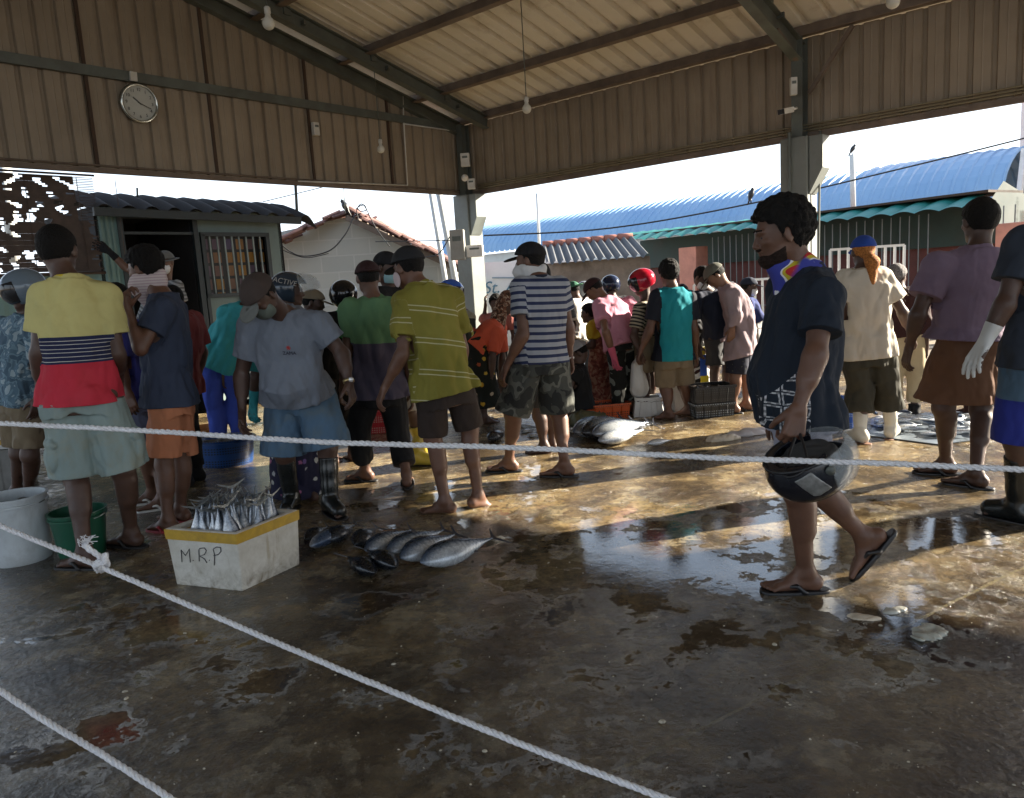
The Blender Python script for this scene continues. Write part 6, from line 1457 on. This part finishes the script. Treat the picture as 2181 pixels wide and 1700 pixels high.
crate((8, 1040), .42, .34, .34, 20, M('grey_foam', (.26, .26, .25), .7, 0, .15, 4, dirt=.5), 'grey white foam box at the far left edge under a yellow banded box', 'box', name='foam_box')
cB3 = crate((6, 1040), .38, .30, .15, 15, m_white, 'small white box with a yellow band, on the grey box at the left edge', 'box', name='foam_box'); cB3.location.z += .345
m = mb(); bq = ug(6, 1040); Rq = rotmat(15); m.box(bq+UP*.40-Rq[1]*.158, (.39, .008, .04), Rq[0], Rq[1], UP); m.build('yellow_band', m_tape, cB3)
# carrier bag, upright blue and yellow panel
bg_ = empty('carrier_bag', tuple(uw(1362, 800, 7.55)), 'white plastic carrier bag held in the hand of the red helmet person', 'bag')
c = uw(1361, 800, 7.55)
sdf_obj('bag_body', [P_cone(c-UP*.13, c+UP*.10+np.array([-.02, 0, 0]), .095, .05, .03), P_cone(c+UP*.1, c+UP*.19, .04, .02, .03)], .008, cloth('thin_white_plastic', (.66, .66, .64), rough=.4), bg_, lambda p, d: d+.012*folds(77, 22, np.eye(3))(p)+np.maximum(0, np.abs(p[:, 1]-c[1])-.05)*.6, .02)
m = mb()
for z_, h_, mt in ((0, 0, 0),): pass
pp = empty('upright_panel', tuple(ug(1508, 868)), 'narrow upright blue and yellow plastic panel behind the black crates', 'panel')
q = ug(1508, 868); 
mb().box(q+UP*.16+np.array([0, .12, 0]), (.085, .03, .32)).build('yellow_part', M('yellow_plastic', (.55, .45, .02), .45), pp)
mb().box(q+UP*.43+np.array([-.01, .12, 0]), (.07, .03, .22)).build('blue_part', M('blue_plastic', (.02, .08, .45), .45), pp)
mb().box(q+UP*.58+np.array([-.02, .12, 0]), (.06, .03, .08)).build('yellow_part', M('yellow_plastic_top', (.5, .42, .03), .45), pp)
# ---------------- fish heaps in the mid distance
G3 = 'large fish heaped on the floor at mid distance'
for i, (h_, t_, kd, up_, rl) in enumerate((((1222, 934), (1330, 905), 'tuna', .0, 20), ((1240, 940), (1352, 912), 'dark', .02, 15), ((1262, 945), (1385, 918), 'tuna', .03, 10), ((1275, 950), (1375, 925), 'silver', .0, 5), ((1300, 930), (1395, 916), 'dark', .03, 30))):
    lay(kd, h_, t_, ['blue black tuna at the back left of the heap beyond the striped man', 'blue black tuna second from the back of the heap', 'long silver and blue fish on top of the heap', 'silver bellied fish nearest the viewer in the heap', 'dark tuna at the right end of the heap'][i], G3, up_, rl)
lay('dark', (1040, 938), (1080, 922), 'small dark blue fish on the floor behind the olive polo man', G3, 0, 10)
lay('silver', (1378, 946), (1434, 938), 'white bellied fish lying alone in the sun right of the heap', G3, 0, 5)
def slab(px, py, wx, wy, h_, mat, name, label, cat, seed=1, yaw=0):
    c = np.array(ug(px, py)); R_ = rotmat(yaw); nf = folds(seed, 13/max(wx, wy), np.eye(3))
    e_ = empty(name, tuple(c), label, cat)
    sdf_obj(name+'_body', [P_ell(c+UP*h_*.25, R_, np.array([wx/2, wy/2, h_]), .01)], max(.006, min(wx, wy)/16), mat, e_, lambda p, d: d+.42*min(wx, wy)*nf(p)*.35+np.maximum(0, .002-p[:, 2])*3, .02); return e_
slab(1250, 905, .42, .3, .10, M('olive_sack', (.10, .10, .05), .6, 0, .4, 8), 'sack', 'olive green wet sack behind the fish heap', 'sack', 3)
OFF = M('pale_fish_scraps', (.55, .47, .36), .4, 0, .4, 20)
slab(1540, 938, .30, .12, .035, OFF, 'fish_scraps', 'pale and brown fish scraps on the sunlit floor left of the walking man', 'fish scraps', 4, 10)
slab(1524, 936, .10, .07, .03, M('dark_red_offal', (.10, .02, .015), .3), 'fish_scraps', 'dark red offal beside the pale fish scraps', 'fish scraps', 5)
slab(1600, 925, .40, .16, .03, M('pale_ray_flesh', (.60, .55, .55), .35, 0, .2, 10), 'ray_fish', 'flat pale ray lying just left of the walking man behind his shirt hem', 'fish', 6, 15)
slab(1978, 1350, .16, .10, .012, M('clear_plastic_scrap', (.42, .42, .36), .25, 0, .2, 20), 'plastic_scrap', 'crumpled translucent plastic scrap on the floor at lower right', 'litter', 7, 40)
slab(1905, 1303, .11, .05, .010, M('white_plastic_scrap', (.5, .5, .45), .25), 'plastic_scrap', 'small white plastic scrap right of the walking man feet', 'litter', 8, 20)
slab(1838, 1318, .12, .05, .010, OFF, 'plastic_scrap', 'pale flat scrap nearest the walking man rear foot', 'litter', 9, -20)
slab(1890, 905, .26, .2, .05, M('crumpled_white_sheet', (.55, .58, .62), .5), 'plastic_sheet', 'crumpled pale plastic sheet between the white boots', 'sheet', 10, 30)
# small fish spread on a sheet at right
ca, cb_ = ug(1850, 935), ug(2075, 905); 
Ps = [ug(*p)+UP*.008 for p in ((1845, 930), (2000, 950), (2120, 935), (2110, 885), (1880, 892))]; Pb = [p+UP*.006 for p in Ps]; n_ = len(Ps)
o = mb().add(Ps+Pb, [tuple(range(n_)), tuple(range(n_, 2*n_))]+[(i, (i+1) % n_, n_+(i+1) % n_, n_+i) for i in range(n_)]).build('plastic_sheet', M('grey_plastic_sheet', (.16, .19, .22), .3, 0, .3, 6), None, False, tuple(Ps[0])); tag(o, 'grey plastic sheet spread with small fish behind the purple shirt man', 'sheet')
r_ = random.Random(5); root_, kids_, _ = PROT['small']
for i in range(64):
    f, g = r_.random(), r_.random(); x = 1862+f*240; y = 893+g*42
    c = np.array(ug(x, y)); L_ = r_.uniform(.15, .24); a = r_.uniform(-.6, .6)+(0 if r_.random() < .7 else 1.6); X = np.array([math.cos(a), math.sin(a), r_.uniform(-.05, .1)]); X = unit(X); Z = unit(np.array([r_.uniform(-.3, .3), r_.uniform(-.3, .3), 1])); Yv = unit(np.cross(Z, X)); Z = np.cross(X, Yv)
    c[2] = .03+r_.uniform(0, .045)
    put_fish('small' if r_.random() < .75 else 'smallb', Matrix([[X[q]*L_, Yv[q]*L_, Z[q]*L_, c[q]] for q in range(3)]+[[0, 0, 0, 1]]), 'small silver fish lying on the grey sheet behind the purple shirt man', 'small fish spread on the grey sheet')
r_ = random.Random(8)
for i in range(14):
    x, y = r_.uniform(1100, 1215), r_.uniform(905, 935); c = np.array(ug(x, y)); L_ = r_.uniform(.14, .22); a = r_.uniform(-1, 1); X = np.array([math.cos(a), math.sin(a), 0]); c[2] = .02; Yv = np.cross(UP, X)
    put_fish('smallb', Matrix([[X[q]*L_, Yv[q]*L_, UP[q]*L_, c[q]] for q in range(3)]+[[0, 0, 0, 1]]), 'small dark fish scattered on the floor behind the striped polo man', 'small fish scattered behind the striped man')
# ---------------- helmet carried by the walking man
W3 = W['J3']; Dh = W3['wL'][1]-.02
hc_ = uw(1722, 990, Dh); he = empty('carried_helmet', tuple(hc_), 'black open face helmet with clear visor carried low by the walking man', 'helmet')
Xh = unit((1, -.12, .30)); Nh = unit((-.42, -.20, .88)); Yh_ = unit(np.cross(Nh, Xh)); Xh = np.cross(Yh_, Nh); RH = np.array([Xh, Yh_, Nh]); rad = np.array([.160, .134, .140])
QH = lambda x, y, z: hc_+RH.T@np.array([x, y, z])
sdf_obj('helmet_shell', [P_ell(hc_, RH, rad, .01, lambda q, d: np.maximum(np.maximum(np.maximum(d, -(d+.024)), q[..., 2]-.070), -np.maximum(-q[..., 0]+.060, -q[..., 2]+.0)))], .005, HBLK, he)
sdf_obj('shell_trim', [P_cone(QH(.147*math.cos(a), .122*math.sin(a), .066), QH(.147*math.cos(a+.3), .122*math.sin(a+.3), .066), .007, .007, .004) for a in np.arange(1.25, 5.0, .3)], .005, m_black, he)
sdf_obj('liner', [P_ell(hc_-Nh*.005, RH, np.array([.118, .098, .100]), .01, lambda q, d: np.maximum(d, q[..., 2]-.045))], .006, M('dark_grey_liner', (.05, .05, .05), .8, 0, .5, 14, bump=.6, bs=20), he, lambda p, d: d+.012*folds(21, 40, np.eye(3))(p), .02)
sdf_obj('side_decal', [P_ell(hc_, RH, rad*1.012, .01, lambda q, d: np.maximum(d, np.maximum(np.maximum(q[..., 1]+.085, np.abs(q[..., 0]+.03+.5*(q[..., 2]))-.038), np.abs(q[..., 2]+.005)-.055+.3*np.abs(q[..., 0]+.02))))], .004, M('silver_decal', (.24, .24, .23), .35, .3, .5, 30), he)
sdf_obj('visor', [P_ell(QH(.012, 0, 0), RH, rad*np.array([1.075, 1.06, 1.05]), .01, lambda q, d: np.maximum(np.maximum(np.maximum(d, -(d+.007)), -q[..., 0]+.035), np.abs(q[..., 2]+.005)-.078))], .005, m_glass, he)
for s_ in (-1, 1): mb().lathe(QH(.045, .134*s_*-1*-1, .03), [(.0001, .008), (.016, .007), (.018, 0)], 14, Xh, Nh, Yh_*s_).build('visor_screw', m_steel, he, True)
m = mb(); m.tube(spline([W3['wL']-UP*.07, QH(-.10, -.09, .06), QH(-.02, -.11, .07), W3['wL']-UP*.07], 8), .006, 6); m.build('chin_strap', m_black, he, True)
# ============================================================ WALL FITTINGS
cc_ = on1(297, 220, .06); ck = empty('wall_clock', tuple(cc_), 'round white wall clock with silver rim hanging on the gable cladding at upper left', 'clock')
hx = -e1; tilt = unit(n1-UP*.10); hz = unit(np.cross(hx, tilt)); hz = hz if hz[2] > 0 else -hz
mb().lathe(cc_, [(.0001, 0), (.175, 0), (.178, .004)], 40, hx, hz, tilt).build('clock_face', M('clock_face_white', (.42, .44, .42), .5, 0, .06), ck)
mb().lathe(cc_, [(.172, .0), (.176, .022), (.192, .022), (.200, .006), (.198, -.03), (.0001, -.03)], 40, hx, hz, tilt).build('clock_rim', M('silver_rim', (.45, .47, .45), .18, .9, .1), ck, True)
def on_clock(a, r, o=.006): return cc_+(hx*math.sin(a)+hz*math.cos(a))*r+tilt*o
s_r = 1 if np.dot(hx, cr) > 0 else -1
for i in range(1, 13):
    p = on_clock(s_r*i*math.pi/6, .135); text(str(i), 'clock_number', m_black, .045, p, (tuple(hx*s_r), tuple(hz), tuple(tilt)), depth=.001, parent=ck)
for a, l_, w_, nm in ((10.3*math.pi/6, .085, .010, 'hour_hand'), (18.5*math.pi/30, .125, .007, 'minute_hand')):
    mb().bar(on_clock(s_r*a+math.pi, .02, .010), on_clock(s_r*a, l_, .010), w_, .002, tilt).build(nm, m_black, ck)
mb().box(cc_+hz*.26+tilt*.0-hx*.04*s_r, (.07, .03, .09), hx, tilt, hz).build('hanging_bracket', m_pvc, ck)
def wbox(P, w, h_, d, label, nrm, name='switch_box', cat='electrical box', mat=None, parts=True):
    X = unit(np.cross(UP, nrm)); b = empty(name, tuple(P), label, cat); bev(mb().box(P, (w, d, h_), X, nrm, UP).build('box_body', mat or m_pvc, b), .006)
    mb().box(P+nrm*(d/2+.003)+UP*h_*.2, (w*.6, .006, h_*.16), X, nrm, UP).build('box_label', m_steel, b)
    return b
wbox(on1(672, 275, .06), .085, .16, .06, 'small white switch box on the gable cladding right of the third seam', n1)
nd = unit(np.array([-.1, -1, 0]))
wbox(uw(991, 341, 11.62), .13, .19, .08, 'white breaker box high on the steel stub of the far column', nd)
wbox(uw(1004, 392, 11.62), .11, .15, .07, 'small cream box under the breaker box on the far column', nd)
wbox(uw(975, 522, 11.55), .21, .44, .16, 'grey meter box strapped to the left side of the far column', nd, 'meter_box', mat=M('grey_box', (.28, .28, .26), .5, 0, .1, 4, dirt=.3))
wbox(uw(1012, 535, 11.6), .24, .17, .16, 'white junction box on the right side of the far column', nd, 'junction_box', mat=m_white)
lm = empty('round_lamp', tuple(uw(990, 379, 11.6)), 'small round white lamp beside the cream box on the far column', 'lamp'); mb().lathe(uw(990, 379, 11.58), [(.0001, .05), (.03, .045), (.05, .02), (.052, 0)], 16, (1, 0, 0), (0, 0, 1), (0, -1, 0)).build('lamp_shade', m_white, lm, True)
Dn = S(.1, PB, 0)[1]-.2
wbox(uw(1690, 184, Dn), .07, .18, .05, 'slim white box on the steel stub of the near column', nd)
cv = empty('security_camera', tuple(uw(1685, 236, Dn)), 'small white security camera with black lens on the near column', 'camera')
pc, pd_ = uw(1686, 234, Dn-.02), uw(1666, 238, Dn-.14)
mb().tube([uw(1697, 230, Dn+.02), pc], .014, 8).build('mount', m_white, cv, True); mb().bar(pc, pd_, .055, .055).build('camera_body', m_white, cv); mb().bar(pd_, pd_+(pd_-pc)*.25, .05, .05).build('lens', m_black, cv)
def bulb(px, py, D, label, cord=None, r=.05):
    c = uw(px, py, D); b = empty('light_bulb', tuple(c), label, 'light bulb', 'bare bulbs hanging from the shed roof')
    mb().lathe(c, [(.0001, -r)]+[(r*math.sin(t), -r*math.cos(t)) for t in np.linspace(.3, 2.6, 9)]+[(r*.42, r*1.25), (r*.4, r*1.5)], 20).build('glass_globe', M('frosted_bulb', (.55, .55, .50), .25, 0, .03), b, True)
    mb().lathe(c, [(r*.45, r*1.4), (r*.5, r*1.5), (r*.5, r*2.3), (r*.3, r*2.5), (.0001, r*2.5)], 14).build('socket', m_pvc, b, True)
    top = c+UP*r*2.5; a_ = s1(c); zt_ = roofz(a_) if a_ < RID else EH
    mb().tube([top, np.array([c[0], c[1], max(top[2]+.05, zt_)])] if cord is None else [top]+[uw(*q) for q in cord], .006 if cord is None else .008, 6).build('cord', m_steel, b, True)
bulb(572, 50, 6.6, 'bare white bulb in a holder near the rafter at the top, left of centre', r=.052)
bulb(811, 318, 10.2, 'bare bulb on a long cord in front of the gable cladding', r=.05)
bulb(1122, 232, 8.6, 'bare bulb on a long rod hanging under the roof sheets right of centre', r=.05)
bulb(1902, 4, 6.0, 'bare bulb at the very top right under the roof sheets', r=.05)
m_c = mb()
cd = empty('wall_conduit', tuple(on1(868, 330)), 'thin white conduit line running around the right end of the gable cladding', 'conduit')
mb().tube([on1(858, 205, .05), on1(860, 262, .05), on1(868, 395, .05)], .010, 6).build('pipe', m_pvc, cd, True)
mb().tube([on1(862, 264, .05), on1(972, 280, .05), on1(980, 400, .05)], .010, 6).build('pipe', m_pvc, cd, True)
mb().tube([on1(635, 386, .05), on1(868, 395, .055)], .010, 6).build('pipe', m_pvc, cd, True)

# loose grit and scraps on the floor
m = mb(); r_ = random.Random(31)
for i in range(420):
    x, y = r_.uniform(0, 2181), 930+(r_.random()**1.3)*770; c = np.array(ug(x, y)); q = r_.uniform(.002, .006)*(1 if r_.random() < .93 else 2.2)
    a = r_.uniform(0, 6.28); X = (math.cos(a), math.sin(a), 0); m.lathe(c+UP*.003, [(.0001, 0), (q, .0005), (q*.7, q*.5), (.0001, q*.7)], 6, X, np.cross(UP, X), UP, r_.uniform(.3, .9))
m.build('floor_grit', M('pale_grit', (.40, .36, .28), .6, 0, .5, 60))['kind'] = 'stuff'
